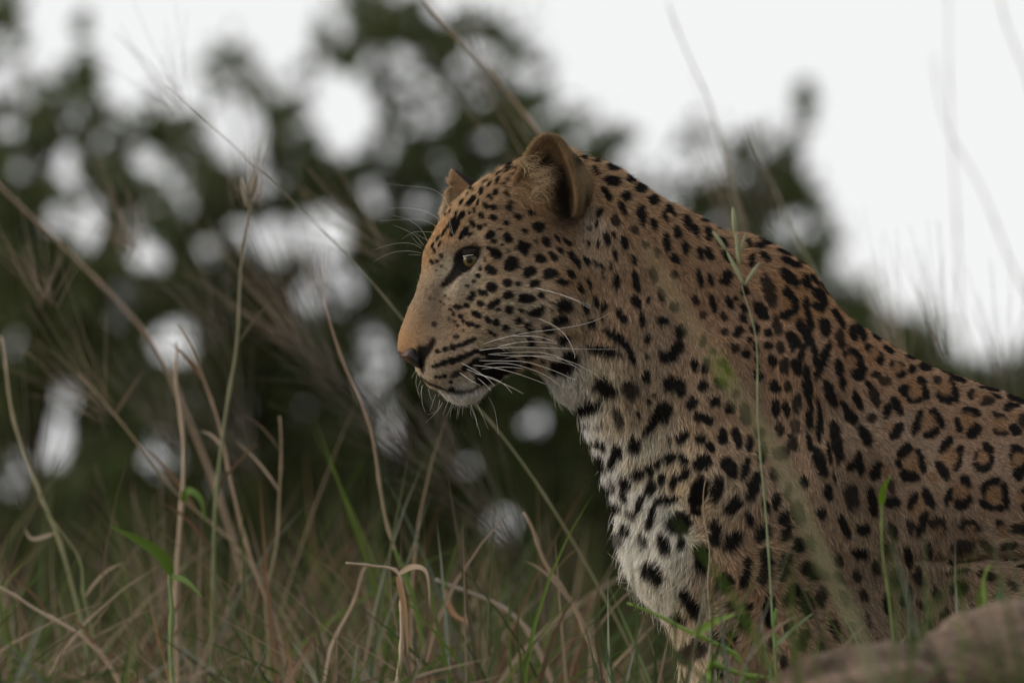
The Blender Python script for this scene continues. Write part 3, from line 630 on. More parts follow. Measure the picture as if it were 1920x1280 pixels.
# x y r g b; dimmer light on flank and side of the nose painted in
BASE = np.array([(770,600,.40,.25,.15),(760,640,.46,.26,.13),(800,560,.34,.24,.165),(840,600,.33,.235,.165),(800,480,.44,.26,.13),(830,430,.48,.28,.14),(838,500,.50,.41,.32),(850,530,.42,.35,.28),(870,400,.46,.30,.175),(920,350,.45,.28,.155),
(960,320,.40,.24,.135),(960,400,.44,.29,.18),(900,450,.46,.33,.22),(950,500,.46,.32,.21),(900,560,.46,.35,.24),(980,580,.52,.42,.32),(1000,620,.50,.40,.31),(960,640,.5,.42,.34),(850,620,.40,.26,.16),(830,660,.38,.26,.17),
(860,690,.40,.28,.19),(900,650,.48,.37,.27),(830,715,.5,.42,.34),(800,720,.58,.46,.34),(850,755,.82,.74,.64),(840,742,.75,.66,.55),(900,740,.72,.66,.56),(870,745,.8,.72,.62),(1000,380,.38,.22,.10),(1060,400,.26,.15,.08),(1060,440,.30,.18,.10),(1030,480,.42,.28,.18),
(1080,520,.36,.22,.12),(1070,600,.42,.30,.20),(1110,420,.40,.32,.26),(1100,480,.40,.29,.20),(1000,690,.58,.44,.32),(1050,730,.74,.65,.54),(1030,715,.74,.66,.56),(1080,760,.74,.66,.55),(1120,720,.52,.45,.36),(1100,800,.74,.66,.54),(1150,790,.56,.46,.35),(1130,860,.76,.68,.57),(1180,850,.64,.54,.42),(1150,910,.76,.68,.58),(1210,930,.70,.61,.50),(1160,950,.72,.62,.52),
(1190,1030,.70,.61,.52),(1240,1100,.64,.56,.47),(1240,980,.66,.58,.49),(1200,880,.58,.46,.34),(1260,900,.52,.40,.28),(1180,780,.48,.36,.26),(1120,310,.39,.235,.13),(1140,390,.39,.23,.12),(1200,420,.36,.215,.12),(1200,520,.38,.24,.15),
(1150,620,.40,.26,.17),(1250,640,.40,.28,.20),(1200,700,.44,.33,.24),(1290,700,.42,.29,.20),(1280,470,.35,.205,.115),(1350,520,.34,.20,.115),(1320,600,.36,.21,.13),(1400,470,.35,.20,.11),(1400,600,.35,.21,.13),(1350,800,.40,.27,.18),
(1420,800,.36,.24,.16),(1330,950,.46,.34,.24),(1420,1000,.40,.27,.18),(1350,1080,.46,.32,.22),(1320,1150,.5,.4,.3),(1275,1240,.56,.45,.34),(1420,1150,.42,.28,.19),(1500,560,.36,.19,.09),(1480,680,.33,.20,.13),(1540,700,.33,.20,.13),
(1560,800,.34,.23,.16),(1600,640,.34,.18,.10),(1620,900,.30,.20,.14),(1700,700,.33,.19,.11),(1700,820,.32,.215,.15),(1800,760,.32,.19,.12),(1850,900,.32,.21,.145),(1750,1000,.31,.215,.15),(1650,1050,.31,.22,.155),(1580,1000,.36,.25,.17),
(1700,1120,.32,.23,.165),(1850,1070,.40,.28,.2),(2000,900,.34,.22,.14),(2200,1100,.36,.24,.16),(1500,1150,.38,.26,.18)], float)
lum_ = BASE[:, 2:] @ np.array([.3, .55, .15])
BASE[:, 2:] = lum_[:, None] + (BASE[:, 2:] - lum_[:, None]) * (1 - .45 * smoothstep(.45, .62, lum_))[:, None]
BASE[:, 2] *= 1.06; BASE[:, 3] *= 1.10; BASE[:, 4] *= 1.06
BASE[:, 2:] = np.minimum((lum_[:, None] + (BASE[:, 2:] - lum_[:, None]) * .93) * (1.02 + .30 * smoothstep(.38, .62, lum_))[:, None], .88)
# x y dx dy length(mm) lift
FLOW = np.array([(750,640,.25,-1,3,.35),(775,580,.4,-1,4,.35),(790,510,.35,-1,5,.4),(810,450,.6,-1,7,.5),(850,400,.8,-.9,8,.4),(900,350,.9,-.55,9,.35),(960,310,1,-.3,10,.35),(840,520,.5,-.4,5,.3),(840,600,.8,-.5,5,.3),(830,660,1,-.15,5,.3),
(870,690,1,.25,6,.35),(810,700,.3,1,5,.4),(800,722,.1,1,5,.4),(850,750,.15,1,13,.45),(900,740,.5,1,12,.4),(900,560,1,-.1,8,.3),(920,460,1,-.35,9,.35),(960,520,1,.12,10,.3),(1000,600,1,.25,13,.35),(960,650,1,.3,12,.35),(1000,450,.9,.4,11,.35),
(1000,690,.6,1,14,.4),(960,380,.75,.55,15,.35),(1000,360,.7,.7,18,.4),(1060,420,.5,1,13,.6),(1060,600,.55,1,16,.35),(1120,440,.1,1,14,.3),(1120,300,1,.3,13,.45),(1200,360,1,.55,13,.35),(1150,420,.6,.9,13,.35),(1150,560,.2,1,15,.35),(1060,740,-.1,1,22,.4),
(1100,800,-.15,1,22,.4),(1120,650,.15,1,18,.4),(1200,650,.15,1,15,.35),(1140,900,-.35,1,24,.45),(1160,1020,-.7,.8,27,.55),(1220,1110,-.6,1,28,.5),(1230,960,-.3,1,19,.4),(1280,1100,-.4,1,21,.4),(1300,950,.4,-.6,18,.35),(1230,840,.1,1,20,.4),
(1280,440,.8,.9,13,.3),(1280,560,.5,1,13,.35),(1330,740,.35,1,14,.3),(1400,600,.6,.9,12,.3),(1420,460,1,.6,12,.3),(1500,500,.9,.75,12,.3),(1400,850,.6,.9,13,.3),(1350,950,-.3,.9,20,.4),(1420,1050,.9,.1,15,.35),(1380,1120,-.8,.5,18,.4),
(1530,620,.7,.9,11,.28),(1560,800,.5,1,13,.3),(1480,720,.4,1,12,.3),(1650,700,.9,.7,9.5,.28),(1700,850,.75,.8,9,.28),(1800,730,1,.45,9,.26),(1850,900,.7,.8,9.5,.28),(1600,1000,.4,1,14,.3),(1750,1050,.3,1,17,.35),(1880,1060,1,.2,15,.4),
(1500,1150,.7,.5,14,.35),(1300,1250,.1,1,20,.35),(2100,900,.9,.5,13,.3),(2200,1200,.5,1,14,.3)], float)
ST = 10
mq = np.stack(np.meshgrid(np.arange(MX0, MX0 + MW + ST, ST), np.arange(MY0, MY0 + MH + ST, ST), indexing='xy'), -1)
base_map = idw(BASE, mq.reshape(-1, 2).astype(float), 2.2, 25).reshape(*mq.shape[:2], 3)
fl = FLOW.copy(); fl[:, 2:4] /= np.linalg.norm(fl[:, 2:4], axis=1, keepdims=True)
flow_map = idw(fl, mq.reshape(-1, 2).astype(float), 2.2, 30).reshape(*mq.shape[:2], 4)
def look(m, px, py, st=1):
    u = np.clip((px - MX0) / st, 0, m.shape[1] - 1.001); v = np.clip((py - MY0) / st, 0, m.shape[0] - 1.001)
    a, b = u.astype(int), v.astype(int); fu, fv = u - a, v - b
    if m.ndim == 3: fu, fv = fu[:, None], fv[:, None]
    return m[b, a] * (1 - fu) * (1 - fv) + m[b, a + 1] * fu * (1 - fv) + m[b + 1, a] * (1 - fu) * fv + m[b + 1, a + 1] * fu * fv

TEAR = catmull([(856,474),(851,486),(850,500),(838,520),(827,535),(834,540),(848,531),(860,519),(872,513),(884,505),(894,494),(899,482),(903,470),(896,463),(882,462),(866,467)], 3)
PALE_LID = catmull([(910,470),(906,488),(897,503),(884,514),(866,524),(852,540),(840,552),(850,535),(862,520),(878,511),(891,499),(899,484),(903,470)], 3)
NOSTRIL = catmull([(783,650),(800,648),(811,633),(818,638),(814,652),(806,664),(798,676),(796,699),(788,690)], 3)
NOSE = [(744,657),(750,660),(756,661),(760,655),(766,650),(773,647),(783,648),(795,651),(802,647),(810,636),(815,638),(812,650),(806,661),(797,671),(793,684),(795,697),(786,692),(772,683),(756,672),(748,664)]
NOSEC = catmull(NOSE, 3)
def in_poly(poly, px, py):
    out = np.empty(len(px)); 
    for i in range(0, len(px), 60000):
        out[i:i + 60000] = poly_dist(poly, px[i:i + 60000], py[i:i + 60000])
    return out
def coat(px, py, far):
    """base colour, darkness of the spot, both on the side plane"""
    b = look(base_map, px, py, ST)
    s = look(spot, px, py)
    o = look(orange, px, py)
    b = b * (1 - 0.65 * o[:, None]) + np.array([.30, .16, .07]) * 0.65 * o[:, None]
    near = (np.abs(px - 850) < 90) & (np.abs(py - 600) < 170)
    e = np.zeros(len(px)); L = np.full(len(px), 99.0); t = np.full(len(px), -99.0)
    if near.any():
        t[near] = np.maximum(in_poly(TEAR, px[near], py[near]), in_poly(NOSTRIL, px[near], py[near]))
        pl = np.zeros(len(px)); pl[near] = smoothstep(-3, 1, in_poly(PALE_LID, px[near], py[near])) * .8
        b = b * (1 - pl[:, None]) + np.array([.55, .45, .35]) * pl[:, None]; s = s * (1 - pl)
        L[near] = -in_poly(LIPPOLY, px[near], py[near])
    s = np.maximum(s, smoothstep(-4, 2, t) * 0.985)
    s = np.maximum(s, smoothstep(2.5, -1.5, L) * 0.9)
    return b, s
lc = catmull(LIPS, 3, False)
LIPPOLY = np.concatenate([lc + np.array([0, -2.2]), (lc + np.array([1, 3.2]))[::-1]])

BLACK = np.array([.006, .005, .0045])
vpx, vpy = V[:, 0] * S0 + 960, 640 - V[:, 2] * S0
b, s = coat(vpx, vpy, V[:, 1] > 0)
skin = (b * 0.55) * (1 - s[:, None]) + BLACK * s[:, None]

# ---- hair
tri = np.concatenate([Fq[:, [0, 1, 2]], Fq[:, [0, 2, 3]]])
A, B, C_ = V[tri[:, 0]], V[tri[:, 1]], V[tri[:, 2]]
cr = np.cross(B - A, C_ - A); area = np.linalg.norm(cr, axis=1) * 0.5
cen = (A + B + C_) / 3
cpx, cpy = cen[:, 0] * S0 + 960, 640 - cen[:, 2] * S0
fn = cr / np.maximum(np.linalg.norm(cr, axis=1, keepdims=True), 1e-12)
wgt = area * np.where(fn[:, 1] < 0.25, 1.0, 0.22)
wgt *= np.where(cpx > 2000, 0.25, 1.0) * np.where(cpy > 1330, 0.25, 1.0)
face = smoothstep(1120, 1020, cpx) * smoothstep(780, 740, cpy)
wgt *= 1 + 1.5 * face
bald = in_poly(NOSEC, cpx, cpy) > -1.0
bald |= in_poly(TEAR, cpx, cpy) > 5.0
bald |= in_poly(NOSTRIL, cpx, cpy) > 1.5
bald &= fn[:, 1] < 0.6
wgt[bald] = 0
NH = 430000
ti = RNG.choice(len(tri), NH, p=wgt / wgt.sum())
r1, r2 = RNG.random(NH), RNG.random(NH)
sq = np.sqrt(r1); wa, wb, wc = (1 - sq)[:, None], (sq * (1 - r2))[:, None], (sq * r2)[:, None]
root = A[ti] * wa + B[ti] * wb + C_[ti] * wc
nrm = NRM[tri[ti, 0]] * wa + NRM[tri[ti, 1]] * wb + NRM[tri[ti, 2]] * wc
nrm /= np.linalg.norm(nrm, axis=1, keepdims=True)
hpx, hpy = root[:, 0] * S0 + 960, 640 - root[:, 2] * S0
fl = look(flow_map, hpx, hpy, ST)
d3 = np.stack([fl[:, 0], np.zeros(NH), -fl[:, 1]], 1)
wob = lambda f, ph: np.sin(hpx * f + 1.7 * np.sin(hpy * f * 0.8 + ph) + ph) + np.sin(hpy * f * 1.3 + 1.3 * np.sin(hpx * f * 0.7 + ph * 2))
# locks: neighbouring hairs share a lean, a lift and a shade
cs = np.where(face[ti] > .5, 0.003, 0.0046)
cell = np.floor((root + 0.0006 * RNG.normal(size=(NH, 3))) / cs[:, None]).astype(np.int64)
hsh = (cell[:, 0] * 73856093) ^ (cell[:, 1] * 19349663) ^ (cell[:, 2] * 83492791)
lk = lambda k_: np.modf(np.abs(np.sin((hsh % 100003) * (12.9898 + k_ * 3.17)) * 43758.5453))[0] * 2 - 1
ang = 0.26 * lk(1) + 0.16 * wob(0.19, 1.0) + 0.12 * wob(0.55, 2.0) + RNG.normal(0, 0.17, NH)
ca, sa = np.cos(ang), np.sin(ang)
d3 = np.stack([d3[:, 0] * ca - d3[:, 2] * sa, RNG.normal(0, 0.12, NH), d3[:, 0] * sa + d3[:, 2] * ca], 1)
tan = d3 - nrm * (d3 * nrm).sum(1, keepdims=True)
tan /= np.maximum(np.linalg.norm(tan, axis=1, keepdims=True), 1e-6)
length = fl[:, 2] * 0.001 * RNG.uniform(0.55, 1.15, NH)
stray = RNG.random(NH) < 0.025
length[stray] *= 1.5
lift = np.clip(fl[:, 3] * RNG.uniform(0.5, 1.35, NH) + 0.10 * lk(2), 0.06, 1.1)
lift[stray] *= 1.4
NP = 5
pos = np.zeros((NH, NP, 3), np.float32); pos[:, 0] = root - nrm * 0.0008
p = pos[:, 0].copy()
for i in range(1, NP):
    a = lift * (1.25 - 0.85 * (i - 0.5) / (NP - 1))
    step = tan * np.cos(a)[:, None] + nrm * np.sin(a)[:, None]
    p = p + step * (length / (NP - 1))[:, None]
    pos[:, i] = p
dpl = 0.45 * length * np.cos(lift) * S0            # a spot is where the visible half of the hair is dark
bc, sc_ = coat(hpx + tan[:, 0] * dpl, hpy - tan[:, 2] * dpl, root[:, 1] > 0)
val = np.clip(RNG.normal(1.0, 0.30, NH), 0.4, 2.0) * (1 + np.where(length > .016, .11, .20) * lk(3)) * (1 + 0.05 * wob(0.3, 5.0))
hot = RNG.normal(0, 0.06, NH)
hcol = bc * val[:, None] * np.stack([1 + hot * 0.5, np.ones(NH), 1 - hot], 1)
pale = RNG.random(NH) < 0.05 * (1 - smoothstep(0.3, 0.8, sc_))
hcol[pale] = hcol[pale] * 0.6 + np.array([.6, .52, .44]) * 0.4
hcol = hcol * (1 - sc_[:, None]) + BLACK * sc_[:, None] * RNG.uniform(0.5, 1.6, NH)[:, None]
hcol = np.clip(hcol, 0.002, 0.9)
rad = np.where(face[ti] > 0.5, 0.0002, 0.00025) * RNG.uniform(0.7, 1.25, NH)

ROT = np.array([[1, 0, 0], [0, math.cos(PITCH), -math.sin(PITCH)], [0, math.sin(PITCH), math.cos(PITCH)]])   # own frame -> world
def fur_material(name):
    m = bpy.data.materials.new(name); m.use_nodes = True
    nt = m.node_tree; nt.nodes.clear()
    out = nt.nodes.new("ShaderNodeOutputMaterial")
    col = nt.nodes.new("ShaderNodeAttribute"); col.attribute_name = "fur_color"
    nr = nt.nodes.new("ShaderNodeAttribute"); nr.attribute_name = "skin_normal"
    inf = nt.nodes.new("ShaderNodeHairInfo")
    rp = nt.nodes.new("ShaderNodeMapRange"); rp.inputs[1].default_value = 0; rp.inputs[2].default_value = 0.8; rp.inputs[3].default_value = 0.48; rp.inputs[4].default_value = 1.12  # depth shade painted along each hair: dark root, brighter tip
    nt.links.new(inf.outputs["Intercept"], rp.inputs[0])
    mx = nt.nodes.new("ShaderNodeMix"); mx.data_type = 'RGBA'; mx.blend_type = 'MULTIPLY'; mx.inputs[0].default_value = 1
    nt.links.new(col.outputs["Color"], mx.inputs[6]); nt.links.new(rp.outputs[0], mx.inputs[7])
    df = nt.nodes.new("ShaderNodeBsdfDiffuse")
    nt.links.new(mx.outputs[2], df.inputs["Color"]); nt.links.new(nr.outputs["Vector"], df.inputs["Normal"])
    hr = nt.nodes.new("ShaderNodeBsdfHair"); hr.component = 'Reflection'
    hr.inputs["RoughnessU"].default_value = 0.35; hr.inputs["RoughnessV"].default_value = 0.6
    hr.inputs["Color"].default_value = (0.014, 0.0135, 0.013, 1)
    ht = nt.nodes.new("ShaderNodeBsdfHair"); ht.component = 'Transmission'
    ht.inputs["RoughnessU"].default_value = 0.5; ht.inputs["RoughnessV"].default_value = 0.9
    nt.links.new(mx.outputs[2], ht.inputs["Color"])
    md = nt.nodes.new("ShaderNodeMixShader"); md.inputs[0].default_value = 0.28
    nt.links.new(df.outputs[0], md.inputs[1]); nt.links.new(ht.outputs[0], md.inputs[2])
    ad = nt.nodes.new("ShaderNodeAddShader")
    nt.links.new(md.outputs[0], ad.inputs[0]); nt.links.new(hr.outputs[0], ad.inputs[1])
    nt.links.new(ad.outputs[0], out.inputs[0])
    return m
M_FUR = fur_material("fur")

def hair_obj(name, pos, rad, color, normal, parent):
    n, npt = pos.shape[:2]
    cu = bpy.data.hair_curves.new(name)
    cu.add_curves([npt] * n)
    cu.attributes["position"].data.foreach_set("vector", np.ascontiguousarray(pos, np.float32).ravel())
    ra = cu.attributes.get("radius") or cu.attributes.new("radius", 'FLOAT', 'POINT')
    tap = np.array([1.0, 1.0, 0.85, 0.6, 0.18]) if npt == 5 else np.linspace(1, 0.15, npt)
    ra.data.foreach_set("value", (rad[:, None] * tap[None, :]).astype(np.float32).ravel())
    a = cu.attributes.new("fur_color", 'FLOAT_COLOR', 'CURVE')
    c4 = np.ones((n, 4), np.float32); c4[:, :3] = color
    a.data.foreach_set("color", c4.ravel())
    a = cu.attributes.new("skin_normal", 'FLOAT_VECTOR', 'CURVE')
    a.data.foreach_set("vector", np.ascontiguousarray(normal @ ROT.T, np.float32).ravel())
    cu.materials.append(M_FUR)
    return link(bpy.data.objects.new(name, cu), parent)

M_SKIN = material("skin under the fur", rough=0.9, attr="tint", spec=0.1)
ANCHOR = np.array([0.36, 0.0, -0.60])                  # the animal's base in its own frame
A0 = place(960, 640, DIST)
leopard = empty("leopard", A0 + ROT @ ANCHOR, (PITCH, 0, 0))
tag(leopard, "spotted leopard resting on the mound with its head turned left, watching", "leopard")
body = mesh_obj("body", V - ANCHOR, Fq, M_SKIN, leopard, True, skin)
nj_ = nrm + RNG.normal(0, .38, (NH, 3)); nj_ /= np.linalg.norm(nj_, axis=1, keepdims=True)
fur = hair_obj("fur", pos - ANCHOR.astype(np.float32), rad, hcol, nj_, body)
tag(fur, kind="stuff")
# ------------------------------------------------------------------ ears, eyes, nose, whiskers
def P3(px, py, y):
    x, z = PX((px, py))
    return np.array([x, y, z])

def fur_on(name, V, F, n, colour, flow, parent, weight=None, radius=0.0002):
    """short fur over a small mesh; colour(px, py, y) and flow(px, py) -> dx, dy, length m, lift"""
    F = np.asarray(F)
    N = vert_normals(V, F)
    tr = np.concatenate([F[:, [0, 1, 2]], F[:, [0, 2, 3]]])
    a, b, c = V[tr[:, 0]], V[tr[:, 1]], V[tr[:, 2]]
    ar = np.linalg.norm(np.cross(b - a, c - a), axis=1)
    if weight is not None:
        ce = (a + b + c) / 3
        ar = ar * weight(ce[:, 0] * S0 + 960, 640 - ce[:, 2] * S0, ce[:, 1])
    i = RNG.choice(len(tr), n, p=ar / ar.sum())
    u, v = RNG.random(n), RNG.random(n); u = np.sqrt(u)
    w0, w1, w2 = (1 - u)[:, None], (u * (1 - v))[:, None], (u * v)[:, None]
    r = a[i] * w0 + b[i] * w1 + c[i] * w2
    nn = N[tr[i, 0]] * w0 + N[tr[i, 1]] * w1 + N[tr[i, 2]] * w2
    nn /= np.maximum(np.linalg.norm(nn, axis=1, keepdims=True), 1e-9)
    px, py = r[:, 0] * S0 + 960, 640 - r[:, 2] * S0
    dx, dy, L, lf = flow(px, py, r[:, 1])
    jit = RNG.normal(0, 0.35, (n, 3))
    d = np.stack([dx, np.zeros(n), -dy], 1); d /= np.maximum(np.linalg.norm(d, axis=1, keepdims=True), 1e-9)
    d = d + jit
    t = d - nn * (d * nn).sum(1, keepdims=True); t /= np.maximum(np.linalg.norm(t, axis=1, keepdims=True), 1e-9)
    L = L * RNG.uniform(0.5, 1.2, n); lf = lf * RNG.uniform(0.6, 1.3, n)
    ps = np.zeros((n, 5, 3), np.float32); ps[:, 0] = r; p = r.copy()
    for k_ in range(1, 5):
        g = lf * (1.2 - 0.2 * k_)
        p = p + (t * np.cos(g)[:, None] + nn * np.sin(g)[:, None]) * (L / 4)[:, None]
        ps[:, k_] = p
    colr = colour(px, py, r[:, 1]) * np.clip(RNG.normal(1, .2, n), .4, 1.7)[:, None]
    o = hair_obj(name, ps - ANCHOR.astype(np.float32), np.full(n, radius) * RNG.uniform(.7, 1.3, n), np.clip(colr, .003, .9), nn, parent)
    return tag(o, kind="stuff")

# ---- near ear: a cup whose mouth faces the viewer, its back rolling away behind the rear rim
EO = [(966,340,.004),(977,318,.005),(990,290,.008),(1004,270,.010),(1016,261,.012),(1028,257,.013),(1041,261,.012),(1053,272,.008),(1062,288,.002),(1070,306,-.006),(1077,326,-.012),(1082,350,-.016),(1084,378,-.014),(1080,402,.002),(1064,414,.024),(1040,416,.028),(1008,404,.024),(984,382,.012),(968,362,.006)]
EP = [(963,342,.012),(974,316,.012),(987,288,.014),(1001,267,.016),(1014,257,.018),(1028,253,.019),(1043,257,.018),(1057,268,.014),(1069,284,.011),(1085,302,.012),(1101,326,.018),(1112,350,.028),(1115,376,.038),(1102,400,.042),(1074,418,.040),(1040,422,.038),(1004,412,.034),(978,388,.024),(962,364,.016)]
eo, ep = catmull(EO, 4), catmull(EP, 4)
ey0 = ysurf(1020, 420) + 0.002
ec = np.array([1060., 368., .026])
rings, tint = [], []
tan_, dark_, olive = np.array([.28,.185,.095]), np.array([.028,.018,.012]), np.array([.25,.18,.10])  # dark_ paints the shade of the hollow into the cup
def ring(p, c): rings.append(np.stack([(p[:, 0] - 960) / S0, p[:, 2] + ey0, (640 - p[:, 1]) / S0], 1)); tint.append(c)
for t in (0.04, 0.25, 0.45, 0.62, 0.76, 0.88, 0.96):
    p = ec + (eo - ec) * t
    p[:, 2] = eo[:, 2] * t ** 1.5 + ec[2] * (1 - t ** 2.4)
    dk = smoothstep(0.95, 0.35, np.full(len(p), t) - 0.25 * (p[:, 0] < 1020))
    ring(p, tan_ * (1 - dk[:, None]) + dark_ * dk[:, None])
rim = eo.copy(); rim[:, 2] -= .0015; ring(rim, np.tile(tan_ * 1.05, (len(eo), 1)))
for t in (0.3, 0.6, 0.85, 1.0):
    p = eo + (ep - eo) * t
    p[:, 2] -= .007 * math.sin(math.pi * t) * smoothstep(4, 18, np.hypot(*(ep - eo)[:, :2].T))
    ring(p, np.tile(olive, (len(eo), 1)))
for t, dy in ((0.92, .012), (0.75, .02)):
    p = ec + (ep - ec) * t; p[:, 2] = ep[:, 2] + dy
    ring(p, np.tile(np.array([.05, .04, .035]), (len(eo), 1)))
m_ = len(eo)
EV = np.concatenate(rings); ET = np.concatenate(tint)
EF = [(r * m_ + i, r * m_ + (i + 1) % m_, (r + 1) * m_ + (i + 1) % m_, (r + 1) * m_ + i) for r in range(len(rings) - 1) for i in range(m_)]
EF = np.array(EF)[:, ::-1]
en = vert_normals(EV, EF)
if en[m_ * 3:m_ * 4, 1].mean() > 0: EF = EF[:, ::-1]
M_EAR = material("ear skin", rough=0.8, attr="tint", spec=0.1, translucent=0.15)
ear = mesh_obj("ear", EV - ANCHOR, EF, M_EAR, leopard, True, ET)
ear["label"] = "near ear, cupped towards the viewer with pale hair inside"
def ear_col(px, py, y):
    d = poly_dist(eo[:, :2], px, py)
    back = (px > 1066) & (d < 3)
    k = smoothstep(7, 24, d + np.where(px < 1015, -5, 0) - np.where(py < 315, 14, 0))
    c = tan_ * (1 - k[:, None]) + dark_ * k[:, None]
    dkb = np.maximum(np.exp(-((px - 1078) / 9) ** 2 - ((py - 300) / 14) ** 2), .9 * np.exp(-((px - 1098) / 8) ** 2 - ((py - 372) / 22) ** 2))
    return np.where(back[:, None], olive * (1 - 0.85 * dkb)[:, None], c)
def ear_flow(px, py, y):
    d = poly_dist(eo[:, :2], px, py)
    dx, dy = np.where(d > 2, -(px - 1050), px - 1040), np.where(d > 2, -(py - 370), py - 360)
    back = (px > 1070) & (d < 2)
    dx, dy = np.where(back, 0.5, -dx), np.where(back, 1.0, -dy)
    return dx, dy, np.where(back, .009, np.where(d < 4, .007, .008)), np.where(np.abs(d) < 5, .85, .4)
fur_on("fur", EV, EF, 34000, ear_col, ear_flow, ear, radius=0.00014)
# the long pale tuft that lines the front rim
nt_ = 210
k_ = RNG.random(nt_)
tx, ty = 975 + 18 * np.sin(k_ * 3.1) + RNG.normal(0, 5, nt_) + k_ * 12, 296 + 94 * k_ + RNG.normal(0, 4, nt_)
aim = np.radians(RNG.normal(-20, 22, nt_) + (0.6 - k_) * 80)
Lt = RNG.uniform(16, 46, nt_)
tp = np.zeros((nt_, 5, 3), np.float32)
for j in range(5):
    s_ = j / 4
    cu = aim + s_ * RNG.normal(0.3, 0.22, nt_)
    X, Y = tx + Lt * s_ * np.cos(cu), ty + Lt * s_ * np.sin(cu)
    tp[:, j] = np.stack([(X - 960) / S0, ey0 + .004 - .013 * np.sin(math.pi * min(s_ * 0.8 + .1, 1)) + RNG.normal(0, .0012, nt_), (640 - Y) / S0], 1)
tuft = hair_obj("hair_tuft", tp - ANCHOR.astype(np.float32), RNG.uniform(.00016, .00028, nt_), np.array([.60, .45, .27]) * RNG.uniform(.4, 1.3, nt_)[:, None], np.tile([[-.3, -.9, .3]], (nt_, 1)), ear)
tag(tuft, kind="stuff")

# ---- far ear, seen past the forehead
FE = [(832,398),(839,372),(842,345),(843,326),(846,319),(852,318),(862,324),(874,331),(890,337),(905,341),(920,345),(905,380),(880,410),(850,415)]
def slab(poly, R, W, yc, h, pad=0.012, dents=(), extra=None):
    P = PX(catmull(poly, 4))
    xs = np.arange(P[:, 0].min() - pad, P[:, 0].max() + pad, h); zs = np.arange(P[:, 1].min() - pad, P[:, 1].max() + pad, h)
    XX, ZZ = np.meshgrid(xs, zs, indexing='ij')
    d = poly_dist(P, XX, ZZ); px, py = XX * S0 + 960, 640 - ZZ * S0
    Wd = np.full(d.shape, W) + sum(gauss(px, py, g) * .001 for g in dents)
    y_c = yc(px, py)
    ys = np.arange(y_c.min() - W - .01, y_c.max() + W + .01, h)
    f = np.sqrt(np.maximum(R - d, 0)[:, None, :] ** 2 + ((ys[None, :, None] - y_c[:, None, :]) * (R / Wd)[:, None, :]) ** 2) - R
    v, q = surface_nets(f.astype(np.float32), (xs[0], ys[0], zs[0]), h)
    v = relax(v, q, 2)
    if (vert_normals(v, q)[:, 1] * (v[:, 1] - y_c.mean())).mean() < 0: q = q[:, ::-1]
    return v, q
ridge = lambda px, py: (px - 849) * (360 - 318) - (py - 318) * (893 - 849)       # >0 on the dark back
yfe = lambda px, py: 0.012 - 0.010 * np.exp(-(ridge(px, py) / 60.0 / 14) ** 2) + (px - 870) * 0.00005
FV, FF = slab(FE, .006, .0055, yfe, .0016)
fpx, fpy = FV[:, 0] * S0 + 960, 640 - FV[:, 2] * S0
def far_col(px, py, y):
    k = smoothstep(-60, 60, ridge(px, py))[:, None]
    w = smoothstep(350, 395, py)[:, None]
    fr = np.array([.42, .29, .17]) * (1 - w) + np.array([.58, .47, .33]) * w
    return fr * (1 - k) + np.array([.05, .045, .045]) * k
ear2 = mesh_obj("ear", FV - ANCHOR, FF, M_EAR, leopard, True, far_col(fpx, fpy, None) * .7)
ear2["label"] = "far ear, only its tip showing past the forehead"
fur_on("fur", FV, FF, 9000, far_col, lambda px, py, y: (np.where(ridge(px, py) > 0, .7, -.5), np.where(ridge(px, py) > 0, .3, np.where(py > 350, .4, -1)), np.where((py > 345) & (px < 850), .013, .0035), np.full(len(px), .45)), ear2, radius=0.00015)

# ---- eyes
def eye_at(cx, cy, yfront, side):
    R = 0.0165
    c = P3(cx, cy, yfront + side * R)
    def cap(rad, angle, g, rings_=7, seg=32):
        g = np.asarray(g, float); g /= np.linalg.norm(g)
        u = np.cross(g, [0, 0, 1]); u /= np.linalg.norm(u); v = np.cross(u, g)
        Vv = [c + g * rad]; Ff = []
        for i in range(1, rings_ + 1):
            a = angle * i / rings_
            for j in range(seg):
                b_ = 2 * math.pi * j / seg
                Vv.append(c + rad * (g * math.cos(a) + (u * math.cos(b_) + v * math.sin(b_)) * math.sin(a)))
        for j in range(seg): Ff.append((0, 1 + j, 1 + (j + 1) % seg))
        for i in range(rings_ - 1):
            for j in range(seg):
                a0 = 1 + i * seg; Ff.append((a0 + j, a0 + seg + j, a0 + seg + (j + 1) % seg, a0 + (j + 1) % seg))
        return np.array(Vv) - ANCHOR, Ff
    g = (-0.22, -side * 0.97, -0.05)
    v, f = cap(R, math.pi * 0.98, g, 18)
    ball = mesh_obj("eye", v, f, M_SCLERA, leopard)
    v, f = cap(R + .0004, 0.66, g); t = np.linalg.norm(v - v[0], axis=1) / np.linalg.norm(v[-1] - v[0])
    mesh_obj("iris", v, f, M_IRIS, ball, True, np.array([.075, .058, .022]) * (1.0 - 0.75 * smoothstep(.8, 1, t))[:, None] * (0.8 + .35 * smoothstep(.25, .7, t))[:, None])
    v, f = cap(R + .0008, 0.25, g, 3); mesh_obj("pupil", v, f, M_PUPIL, ball)
    return ball, c, R
M_SCLERA = material("eye ball", (.05, .035, .025), .12, spec=0.5, coat=1.0)
M_IRIS = material("iris", rough=.45, attr="tint", coat=.35, spec=.1, noise=(900, .75, 1.15))
M_PUPIL = material("pupil", (.004, .005, .004), .4, coat=.25, spec=.1)
M_LID = material("bare dark skin", rough=.6, attr="tint", spec=.12)
yf = ysurf(881, 490) - 0.0075
ball, bc_, bR = eye_at(886, 488, yf, 1)
ball["label"] = "near eye, olive amber"
eye_at(886, 488, midline(np.array(886.)) * 2 - yf, -1)[0]["label"] = "far eye, hidden behind the bridge of the nose"
